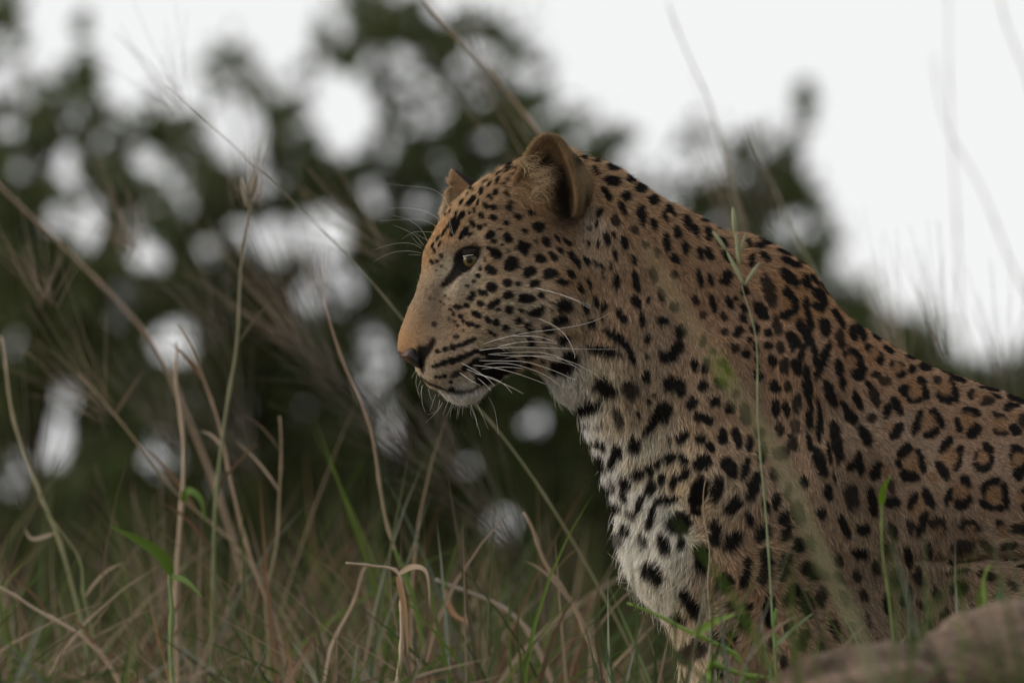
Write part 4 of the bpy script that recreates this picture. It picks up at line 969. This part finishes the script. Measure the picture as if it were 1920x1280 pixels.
OPEN = [(860,488),(863,480),(869,481.5),(878,481),(888,480),(895,479),(899,481),(897,486),(892,495),(886,502),(880,505.5),(873,502),(866,496)]
MID = [(851,487),(856,475),(865,469),(878,465),(890,464),(901,465),(906,474),(904,487),(898,499),(890,508),(880,513),(867,512),(856,502)]
OUT = [(845,490),(851,472),(863,463),(878,458),(892,458),(905,461),(911,473),(908,489),(900,503),(889,513),(876,519),(860,520),(847,508)]
lo, lm, lu = catmull(OPEN, 4), catmull(MID, 4), catmull(OUT, 4)
def on_ball(p, lift_):
    x, z = PX(p); dx, dz = x - bc_[0], z - bc_[2]
    return np.array([x, bc_[1] - math.sqrt(max((bR + lift_) ** 2 - dx * dx - dz * dz, 1e-7)), z])
LV, LT = [], []
for name_, pts in (("in", lo * .985 + np.mean(lo, 0) * .015), ("edge", lo), ("m", lo * .5 + lm * .5), ("mid", lm), ("out", lu)):
    for p in pts:
        if name_ == "in": v = on_ball(p, .0002)
        elif name_ == "edge": v = on_ball(p, .0014 + .0032 * float(smoothstep(486, 478, p[1])))
        elif name_ == "m": v = on_ball(p, .0022 + .0035 * float(smoothstep(484, 474, p[1])))
        elif name_ == "mid":
            b_ = on_ball(p, .0018); v = b_.copy(); v[1] = min(b_[1] * .5 + .5 * (ysurf(*p) - .001), ysurf(*p) - .0005)
        else: v = P3(p[0], p[1], ysurf(*p) + .0035)
        LV.append(v)
        an = math.degrees(math.atan2(p[1] - 489, p[0] - 881))
        k_ = float(smoothstep(-38, -18, an) * smoothstep(125, 95, an)) * {"in": 0, "edge": .15, "m": .8, "mid": 1, "out": 1}[name_]
        LT.append(np.array([.012, .010, .009]) * (1 - k_) + np.array([.46, .37, .29]) * k_)
n_ = len(lo)
LF = [(r * n_ + i, r * n_ + (i + 1) % n_, (r + 1) * n_ + (i + 1) % n_, (r + 1) * n_ + i) for r in range(4) for i in range(n_)]
mesh_obj("eyelid", np.array(LV) - ANCHOR, LF, M_LID, leopard, True, np.array(LT))
# added pale strip that stands in for a sky highlight under the upper lid
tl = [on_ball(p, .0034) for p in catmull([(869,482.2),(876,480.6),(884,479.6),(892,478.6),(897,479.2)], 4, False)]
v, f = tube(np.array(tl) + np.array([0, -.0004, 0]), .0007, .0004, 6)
mesh_obj("lid_highlight", v - ANCHOR, f, material("lid highlight", (.45, .44, .43), .2, spec=.6, coat=1.0), leopard)
# ---- nose
NV, NF = slab(NOSE, .009, .0385, lambda px, py: midline(px), .0011, dents=((789,661,7,6,30,-9), (802,650,5,5,0,-6), (775,672,4,14,-55,1.5)))
npx, npy = NV[:, 0] * S0 + 960, 640 - NV[:, 2] * S0
kn = smoothstep(762, 781, npx + (npy - 660) * 0.25)[:, None]
M_NOSE = material("nose leather", rough=.5, attr="tint", spec=.4, bump=(900, .5, .0006))
mesh_obj("nose", NV - ANCHOR, NF, M_NOSE, leopard, True, np.array([.075, .045, .037]) * (1 - kn) + np.array([.008, .006, .005]) * kn)

# ---- whiskers, brow hairs, chin hairs
def wl(ox, oy, txt): return [[(ox + float(a.split(",")[0]) / 3.84, oy + float(a.split(",")[1]) / 3.84) for a in l.split()] for l in txt.strip().split("\n")]
CHEEK = wl(700, 520, """775,488 900,445 1100,400 1300,375 1500,340 1620,300 1700,255
765,525 900,508 1100,503 1400,512 1740,518
880,505 1000,475 1120,462 1250,468 1320,480
820,553 1000,540 1200,540 1320,570 1420,620 1515,690
820,553 1000,562 1150,565 1300,595 1460,640
890,595 1020,570 1200,565 1400,600 1550,670 1650,740
765,598 950,600 1080,605 1200,635 1350,690 1420,725 1460,728
800,625 900,615 1020,625 1150,665 1250,710 1340,775
780,658 900,645 1000,645 1080,655
715,630 850,645 1000,680 1150,730 1240,765
670,655 780,700 900,745 1000,790 1080,832
720,688 850,718 940,765 1000,830
630,610 760,680 830,730 878,780
620,680 700,735 770,772
750,720 800,760 850,810
1180,85 1250,100 1350,130 1450,170 1560,230
1160,80 1230,95 1400,145 1560,210
1180,300 1220,310 1330,370 1400,450 1440,540 1445,580
1000,425 1080,422 1200,430 1290,460 1320,480""")
CHIN = wl(700, 520, """500,900 460,960 390,985
480,880 460,960 380,1040
830,860 870,940 890,1040 900,1135
700,900 740,1010 745,1080
745,900 790,1000 830,1090
690,900 750,1050 775,1150
650,900 640,1000
615,900 600,1020
540,890 500,990
320,690 310,760 330,840
360,770 335,860
350,780 355,900 380,970
310,670 275,725
400,800 410,850 430,890
570,900 530,1000
630,890 610,1010
345,740 325,800 335,850
450,840 430,900 410,960
720,890 700,960 715,1010
590,890 560,960 555,1010""")
BROW = wl(700, 220, """545,650 490,560 400,515 250,500 120,485
490,750 400,690 280,660 100,660
460,790 380,750 280,738 50,750
395,900 340,800 250,740 140,710
365,925 300,850 200,800 140,780
350,945 270,910 150,915 0,960
350,980 250,965 130,980 0,1045
585,870 560,780 540,700
425,830 300,830 210,880
345,995 250,990
575,850 550,790 570,720
420,900 340,860 290,820
350,930 310,900 270,850""")
M_WHISK = material("whisker", (.82, .80, .76), .4, spec=.4, translucent=.3)
for lst, out, r in ((CHEEK, .05, .00042), (CHIN, .012, .0002), (BROW, .015, .00018)):
    for w in lst:
        p = catmull(w, 5, False)
        if lst is BROW: p = p[:]
        y0 = ysurf(*p[0]); n = len(p)
        pts = []
        for i, (x, y) in enumerate(p):
            t = i / (n - 1)
            yy_ = y0 + .002 - out * t
            if lst is CHEEK: yy_ = min(yy_, ysurf(x, y) - .012 * min(1, 4 * t))
            pts.append(P3(x, y, yy_))
        v, f = tube(pts, r, r * .25, 4)
        mesh_obj("whisker", v - ANCHOR, f, M_WHISK, leopard)
# ------------------------------------------------------------------ grass round the mound
M_GRASS = material("grass", rough=.6, attr="tint", translucent=.3, spec=.25)
M_STALK = material("dry stalk", rough=.6, attr="tint", translucent=.12, spec=.3)
rg = random.Random(21)
GREENS = [(.065,.115,.012),(.09,.14,.022),(.10,.125,.03),(.035,.06,.012),(.10,.135,.055)]
DRY = [(.22,.165,.11),(.29,.22,.15),(.15,.105,.065),(.36,.28,.20),(.19,.11,.06),(.11,.09,.05)]
GREY = [(.20,.22,.16),(.17,.20,.15),(.24,.24,.19)]
def pick(l): c = rg.choice(l); g = rg.uniform(.5, 1.15); return (c[0] * g, c[1] * g, c[2] * g)
def mound_pt(px, d):
    p = place(px, 640, d); p[2] = float(ground_z(p[0], p[1])) - .02
    return p
def blade(px, d, h, lean, width, bend=0.0, lean_y=0.0):
    b = mound_pt(px, d); n = 8; out = []
    for i in range(n):
        t = i / (n - 1)
        out.append(b + np.array([lean * t + bend * t * t, lean_y * t, h * (t - 0.28 * abs(bend) / max(h, .01) * t * t)]))
    return strip(out, width, (rg.uniform(-.6, .6), -1, rg.uniform(-.3, .5)), .3)
# tufts of blades, thick at the left, thinning under the animal
tuft_green, tuft_dry = Batch(), Batch()
rg.seed(77)
clumps = [(rg.uniform(-160, 1090), rg.uniform(12.9, 15.2), rg.random()) for _ in range(105)]
for i in range(1750):
    cpx_, cd_, cg_ = rg.choice(clumps)
    px = cpx_ + rg.gauss(0, 17)
    d = cd_ + rg.gauss(0, .15) if rg.random() < .86 else rg.uniform(10.3, 11.4)
    if px > 800: d = max(d, 12.6)
    k_ = max(0, min(1, (px - 500) / 700))
    h = abs(rg.gauss(.30 - .09 * k_, .13)) + .06 + max(0, d - 14.5) * .12
    if d < 12: h = min(h, .24 - .10 * k_)
    dry = rg.random() < .25 + .6 * cg_
    bend = rg.gauss(.05, .14)
    vf = blade(px, d, h, rg.gauss(-.06, .13), rg.choice([.004,.005,.007,.009,.011]) * rg.uniform(.8, 1.1), bend, rg.gauss(0, .05))
    if dry: tuft_dry.add(vf, pick(DRY))
    else: tuft_green.add(vf, pick(GREENS if rg.random() < .88 else GREY))
for i in range(120):                                     # fewer, in front of the animal's chest and by the stones
    px = rg.uniform(1150, 1960); d = rg.uniform(10.9, 11.75)
    if px > 1480: d = rg.uniform(10.3, 10.6) if rg.random() < .35 else rg.uniform(11.2, 11.5)
    h = abs(rg.gauss(.20, .05)) + .04
    c = pick(GREENS) if rg.random() < .62 else pick(DRY if rg.random() < .5 else GREY)
    (tuft_green if c[1] > c[0] else tuft_dry).add(blade(px, d, h, rg.gauss(0, .05), rg.uniform(.003, .007), rg.gauss(0, .05)), c)
for i in range(22):                                      # blurred shoots nearer still, over the stones
    tuft_green.add(blade(rg.uniform(1480, 1960), rg.uniform(9.2, 9.8), rg.uniform(.10, .30), rg.gauss(0, .04), rg.uniform(.004, .008), rg.gauss(0, .05)), pick(GREENS))
far_grass = Batch()
for i in range(420):                                    # taller, paler grass on the slope between the mound and the trees
    px = rg.uniform(-150, 1500); d = rg.uniform(17.5, 23)
    b = place(px, 640, d); b[2] = float(ground_z(b[0], b[1]))
    top = (rg.gauss(985 + 60 * math.sin(px / 170.0), 110))
    h = max(.4, place(px, top, d)[2] - b[2])
    ln, bd = rg.gauss(-.12, .3), rg.gauss(0, .2); n = 8
    pts = [b + np.array([ln * t + bd * t * t, 0, h * t]) for t in np.linspace(0, 1, n)]
    far_grass.add(strip(pts, rg.uniform(.010, .022), (rg.uniform(-.6, .6), -1, .2), .3), [c * .7 for c in pick(GREENS if rg.random() < .6 else DRY)])
tag(far_grass.build("tall_grass", M_GRASS), kind="stuff")
tag(tuft_green.build("green_grass", M_GRASS), kind="stuff")
tag(tuft_dry.build("dry_grass", M_GRASS), kind="stuff")
# hair-fine seed awns and flowering branches, leaning up to the left
awn = Batch()
def spray(px, py, d, ang, n, L, spread, col):
    o = place(px, py, d)
    for _ in range(n):
        a = math.radians(ang + rg.gauss(0, spread)); l = L * rg.uniform(.5, 1.15) / S0
        s0 = rg.uniform(-.05, .05)
        st = o + np.array([rg.gauss(0, .012), rg.gauss(0, .06), rg.gauss(0, .012)])
        dr = np.array([math.cos(a), rg.gauss(0, .25), -math.sin(a)])
        sag = rg.gauss(0, .05) * l
        pts = [st + dr * l * t + np.array([0, 0, -sag * t * t * 3]) for t in (0, .25, .5, .75, 1)]
        awn.add(tube(pts, .0006, .0003, 3), col)
DK, TN = (.10,.085,.065), (.27,.21,.16)
for px, py, ang, n, L, spd, c in ((330,190,-120,16,190,22,DK),(470,380,-95,22,130,12,TN),(250,470,-115,22,230,26,TN),(90,560,-110,18,200,22,TN),(60,960,-100,16,330,9,DK),(420,640,-128,30,260,18,DK),(560,650,-125,26,300,16,TN),
        (640,720,-130,34,300,14,DK),(760,860,-128,34,330,13,DK),(860,900,-130,30,330,12,DK),(960,1020,-128,30,340,12,DK),(330,840,-118,30,300,24,DK),(600,560,-105,14,130,14,TN),(480,880,-122,34,330,20,DK),(200,780,-130,20,300,20,TN),
        (720,480,-140,20,240,16,TN),(1080,1190,-128,26,330,12,DK),(1010,330,-122,7,330,6,TN),(930,190,-120,16,250,16,DK),(1440,420,-108,26,230,14,DK),(1400,470,-112,12,380,5,TN),(1770,680,-100,30,260,10,DK),(1890,760,-98,26,270,10,DK),
        (1690,720,-105,18,330,8,TN),(640,1150,-140,24,300,25,DK),(300,1150,-110,24,300,24,TN)):
    dd_ = 13.8 if px < 900 else 14.0
    spray(px, py, dd_ + rg.uniform(-.3, .5), ang, n, L, spd, c)
tag(awn.build("grass_awns", M_STALK), kind="stuff")

# single stalks one can follow: pixel path, distance, radius, colours at foot and tip, label
def stalk(path, d, r, c0, c1, label, leaves_=(), head=None, group="tall grass stalks"):
    p2 = catmull(path, 5, False)
    foot = path[0]
    base_w = mound_pt(foot[0], d)
    pts = [place(x, y, d) for x, y in p2]
    if foot[1] < 1300 and foot[1] > 1100 or foot[1] >= 1300:
        pts = [base_w * (1 - t) + pts[0] * t for t in (0, .5)] + pts
    pts = np.array(pts)
    n = len(pts)
    wv = np.linspace(0, 9, n)
    pts = pts + np.stack([np.sin(wv * 1.7 + d * 9), np.sin(wv * 1.3 + d), np.zeros(n)], 1) * .004 * np.linspace(0, 1, n)[:, None]
    t = empty("grass_stalk", base_w)
    tag(t, label, "grass stalk", group)
    v, f = tube(pts - base_w, r, r * .4, 6)
    for jn in range(3, n - 2, 5):                          # swollen joints of the stem
        c_ = (pts - base_w)[jn]; v[jn * 6:jn * 6 + 6] = c_ + (v[jn * 6:jn * 6 + 6] - c_) * 1.45
    n = len(pts); tt = np.repeat(np.linspace(0, 1, n), 6)[:, None]
    mesh_obj("stem", v, f, M_STALK, t, True, np.array(c0) * (1 - tt) + np.array(c1) * tt)
    for path_l, w, c in leaves_:
        q2 = catmull(path_l, 5, False)
        lv = np.array([place(x, y, d - .01 - .05 * i / len(q2)) for i, (x, y) in enumerate(q2)]) - base_w
        v, f = strip(lv, w, (0.1, -1, .15), .3)
        mesh_obj("leaf", v, f, M_GRASS, t, True, np.tile(c, (len(v), 1)))
    if r > .0024 and len(leaves_) == 0 and d < 14.3:                     # thin dry sheaths and side blades
        for q_ in range(rg.randint(2, 3)):
            rg_c = rg.uniform(.1, .7); j0 = rg.randint(2, max(3, n - 4)); sgn = rg.choice((-1, 1)); L_ = rg.uniform(.05, .12)
            o_ = (pts - base_w)[min(j0, n - 1)]
            lv = np.array([o_ + np.array([sgn * L_ * (.75 * s_), -.02 * s_, L_ * (1.2 * s_ - rg_c * s_ * s_)]) for s_ in (0, .2, .4, .6, .8, 1)])
            v, f = strip(lv, rg.uniform(.004, .008), (0.3, -1, .2), .3)
            mesh_obj("leaf", v, f, M_GRASS, t, True, np.tile(np.array(pick(DRY)), (len(v), 1)))
    if head:
        b = Batch()
        for (x, y, x2, y2, rr_) in head:
            m0, m1 = place(x, y, d), place(x2, y2, d)
            pp = [m0 + (m1 - m0) * s_ + np.array([0, -.002 * math.sin(s_ * 3.14), 0]) for s_ in (0, .15, .4, .7, .9, 1)]
            V_, F_ = tube(np.array(pp) - base_w, 1, 1, 6)
            ctr = np.repeat(np.array(pp) - base_w, 6, 0); prof = np.repeat(np.array([.35, .8, 1, .85, .5, .15]), 6)[:, None]
            b.add((ctr + (V_ - ctr) * rr_ * prof, F_), c1)
        b.build("seed_head", M_STALK, t)
    return t
TAN, PALE, OLV, GRN = (.30,.22,.15), (.42,.34,.25), (.20,.20,.10), (.12,.17,.05)
stalk([(500,1330),(470,1150),(420,960),(345,760),(290,650),(200,545),(110,450),(-10,340)], 14.4, .0042, TAN, (.33,.25,.19), "thick dry stalk arching left across the frame's left edge, highest of the tan ones there")
stalk([(1230,1320),(1150,1150),(1040,960),(940,815),(840,700),(740,580),(640,470),(520,350),(400,235),(310,160)], 13.0, .0016, OLV, (.22,.19,.14), "longest thin stalk, leaning from below the animal's chest up to the top left")
stalk([(395,1340),(398,1150),(405,960),(425,760),(445,620),(458,480),(470,360)], 13.1, .0034, GRN, (.22,.19,.14), "upright green stalk with a fine brown head, left of centre", head=[(470,372,480,322,.006),(466,392,452,332,.005)])
stalk([(1150,520),(1100,380),(1040,285),(960,185),(880,95),(785,-10)], 14.4, .0042, TAN, (.27,.20,.14), "brown stalk rising from behind the near ear to the top edge")
stalk([(1480,760),(1430,600),(1395,470),(1372,350),(1340,230),(1300,125),(1255,5)], 15.0, .0027, OLV, (.24,.22,.19), "grey stalk against the sky above the animal's neck")
stalk([(1570,640),(1530,520),(1480,420),(1440,330),(1400,230)], 14.4, .0028, OLV, (.22,.2,.17), "short thin stalk leaning against the sky just right of the neck")
stalk([(1830,900),(1815,700),(1800,560),(1788,320),(1778,60),(1772,-20)], 16.8, .0022, OLV, (.32,.31,.29), "faint upright stalk against the bright sky at the right")
stalk([(2010,900),(1960,640),(1900,500),(1840,360),(1775,230),(1745,100)], 16.6, .0022, OLV, (.32,.31,.29), "faint stalk leaning left across the sky, near the right edge")
stalk([(2040,520),(1960,260),(1915,120),(1868,-20)], 16.6, .003, OLV, (.32,.31,.29), "thicker faint stalk in the top right corner")
stalk([(335,1340),(330,1150),(338,980),(342,820),(332,700),(325,640)], 13.2, .0042, TAN, PALE, "upright pale tan stalk with a frayed top, left of the green one", leaves_=[([(342,940),(352,920),(375,935),(385,980)], .014, (.07,.13,.02))])
stalk([(560,1340),(520,1180),(470,1040),(430,900),(405,770),(375,690),(330,610)], 13.2, .0034, TAN, TAN, "dry stalk bent left at mid height, crossing the upright pale one")
stalk([(830,1340),(800,1230),(770,1120),(735,1010),(715,920),(690,800),(650,690),(610,560)], 12.9, .0032, OLV, (.30,.20,.15), "reddish stalk with a green lower half, under the animal's muzzle", leaves_=[([(740,1030),(765,1090),(790,1190),(785,1240)], .008, (.10,.17,.03))])
stalk([(165,1340),(160,1200),(120,1040),(75,930),(35,810),(10,700),(0,630)], 13.3, .0034, GRN, PALE, "pale bent stalk at the far left edge, below the arching one", leaves_=[([(100,1000),(60,1010),(45,985)], .006, PALE)])
stalk([(260,1340),(190,1225),(110,1165),(40,1125),(-30,1085)], 12.7, .0042, TAN, PALE, "thick straw-coloured stalk leaning out at the bottom left corner")
stalk([(200,1340),(175,1200),(160,1120),(150,1060),(120,1000),(70,930)], 13, .0028, GRN, OLV, "short green stalk with a split top near the bottom left corner")
stalk([(620,1340),(560,1200),(490,1090),(430,1010),(330,920),(230,800),(150,700)], 13.4, .0026, OLV, TAN, "thin brown stalk slanting through the middle of the left grass")
stalk([(330,1345),(320,1190),(322,1090),(318,1055)], 12.6, .005, (.17,.22,.09), GRN, "stout pale green stem at the bottom, left of centre", leaves_=[([(322,1075),(300,1040),(255,1010),(205,985)], .020, (.075,.13,.018)), ([(322,1080),(350,1090),(380,1120)], .010, (.10,.16,.04))])
stalk([(500,1345),(505,1200),(500,1110),(520,1000),(528,900),(520,780)], 13.2, .003, OLV, TAN, "straight olive stalk behind the stout green stem")
stalk([(735,1345),(750,1230),(755,1150),(745,1075),(700,1060),(645,1055)], 12.35, .0035, PALE, PALE, "broken straw folded over flat at its top, in the bottom middle grass", leaves_=[([(748,1075),(775,1062),(800,1075),(806,1140)], .009, (.34,.26,.19)), ([(745,1080),(758,1140),(765,1230)], .010, (.33,.20,.11))])
stalk([(600,1340),(615,1240),(655,1140),(690,1060)], 12.9, .0036, PALE, (.38,.28,.20), "leaning straw meeting the folded one")
stalk([(1060,1340),(1000,1200),(960,1150),(880,1110),(815,1085)], 13.0, .0045, TAN, (.34,.29,.25), "thick grey straw lying left, below the animal's chest", leaves_=[([(830,1100),(850,1150),(890,1170)], .010, (.28,.16,.09))])
stalk([(1170,1340),(1105,1200),(1060,1110),(1010,1030),(985,960)], 12.7, .0045, TAN, TAN, "blurred brown stalk just left of the chest")
stalk([(1320,1300),(1332,1180),(1328,1080),(1326,1000),(1320,900)], 11.62, .0013, (.22,.24,.16), (.30,.24,.15), "single thin stem standing in front of the animal's chest")
stalk([(1462,1330),(1452,1200),(1440,1050),(1430,880),(1420,740),(1412,620),(1396,535)], 11.4, .0016, (.17,.24,.11), (.24,.26,.15), "flower stem in front of the shoulder with pale forked buds on top",
      leaves_=[([(1455,1140),(1450,1180),(1463,1230)], .006, (.10,.2,.03)), ([(1452,1210),(1490,1175),(1530,1145)], .006, (.16,.22,.12))],
      head=[(1396,535,1362,470,.0028),(1362,470,1336,432,.0026),(1386,500,1378,420,.0028),(1378,440,1374,388,.0034),(1396,535,1424,492,.0028),(1385,480,1398,436,.0022)])
stalk([(1660,1340),(1610,1190),(1560,1080),(1500,950),(1450,850),(1390,750),(1320,640),(1260,560),(1205,460)], 8.4, .0042, (.17,.20,.10), (.30,.25,.13), "out of focus olive stalk slanting across the animal's shoulder and neck",
      leaves_=[([(1370,720),(1350,690),(1345,655)], .010, (.16,.22,.03))])
stalk([(1680,1320),(1668,1120),(1650,1000),(1660,925),(1664,890)], 11.1, .0016, (.15,.19,.08), (.14,.24,.02), "slim green stem with a bright leaf in front of the flank", leaves_=[([(1653,945),(1655,918),(1666,897)], .010, (.11,.21,.015))])
stalk([(1860,1340),(1850,1220),(1845,1130),(1855,1060)], 10.9, .0045, (.10,.19,.025), (.13,.20,.03), "bright green shoot beside the stones, bottom right", leaves_=[([(1850,1190),(1868,1130),(1880,1080)], .010, (.13,.22,.10)), ([(1850,1260),(1835,1160),(1840,1090)], .012, (.10,.18,.02))])
stalk([(1360,1330),(1400,1250),(1330,1200),(1262,1168),(1180,1130)], 11.3, .004, (.10,.19,.025), (.15,.24,.04), "bright green blade curling left in front of the animal's foreleg", leaves_=[([(1300,1190),(1340,1165),(1380,1150)], .012, (.12,.2,.03))])
stalk([(1330,1240),(1400,1265),(1470,1275),(1540,1290)], 11.2, .0045, (.12,.2,.03), (.13,.2,.03), "green blade lying along the bottom edge in front of the stones")

# ------------------------------------------------------------------ stones on the near rim of the mound
M_STONE = material("red brown stone", (.165,.12,.09), .95, noise=(24, .35, 1.5), bump=(45, 1.0, .02), spec=.1)
def stone(px, py_top, w_px, d, depth, label, seed):
    d += .5
    r = np.random.default_rng(seed)
    top = place(px, py_top, d); hw = w_px * d / DIST / S0 / 2
    gz_ = float(ground_z(top[0], top[1])) - .05
    hgt = top[2] - gz_
    bm_ = __import__("bmesh").new()
    __import__("bmesh").ops.create_icosphere(bm_, subdivisions=5, radius=1)
    ph = r.uniform(0, 6, 12)
    v = np.array([w.co for w in bm_.verts])
    n_ = sum(a * np.sin(v @ (f_ * np.array([math.cos(p1) , math.sin(p1) * math.cos(p2), math.sin(p2)])) + p3) for a, f_, p1, p2, p3 in ((.18,2.3,ph[0],ph[1],ph[2]),(.14,4.6,ph[3],ph[4],ph[5]),(.08,10.5,ph[6],ph[7],ph[8]),(.02,19,ph[9],ph[10],ph[11])))
    v = v * (1 + n_[:, None])
    v = np.sign(v) * np.abs(v) ** .85
    v = (v - [0, 0, v[:, 2].min()]) / [np.ptp(v[:, 0]) / 2, np.ptp(v[:, 1]) / 2, np.ptp(v[:, 2])]
    v = v * [hw, depth, hgt]
    for w, c in zip(bm_.verts, v): w.co = c
    me = bpy.data.meshes.new("stone"); bm_.to_mesh(me); bm_.free()
    me.polygons.foreach_set("use_smooth", np.ones(len(me.polygons), bool)); me.materials.append(M_STONE)
    o = link(bpy.data.objects.new("stone", me)); o.location = (top[0], top[1], gz_)
    return tag(o, label, "stone", "stones on the rim of the mound")
stone(1800, 1120, 430, 9.9, .13, "large rounded red-brown stone in front of the animal's hind leg, tallest of the stones", 4)
stone(1600, 1200, 430, 9.8, .12, "low flat red-brown stone left of the large one, by the foreleg", 9)
stone(1960, 1165, 200, 10.0, .11, "red-brown stone at the right edge, partly cut off by the frame", 15)
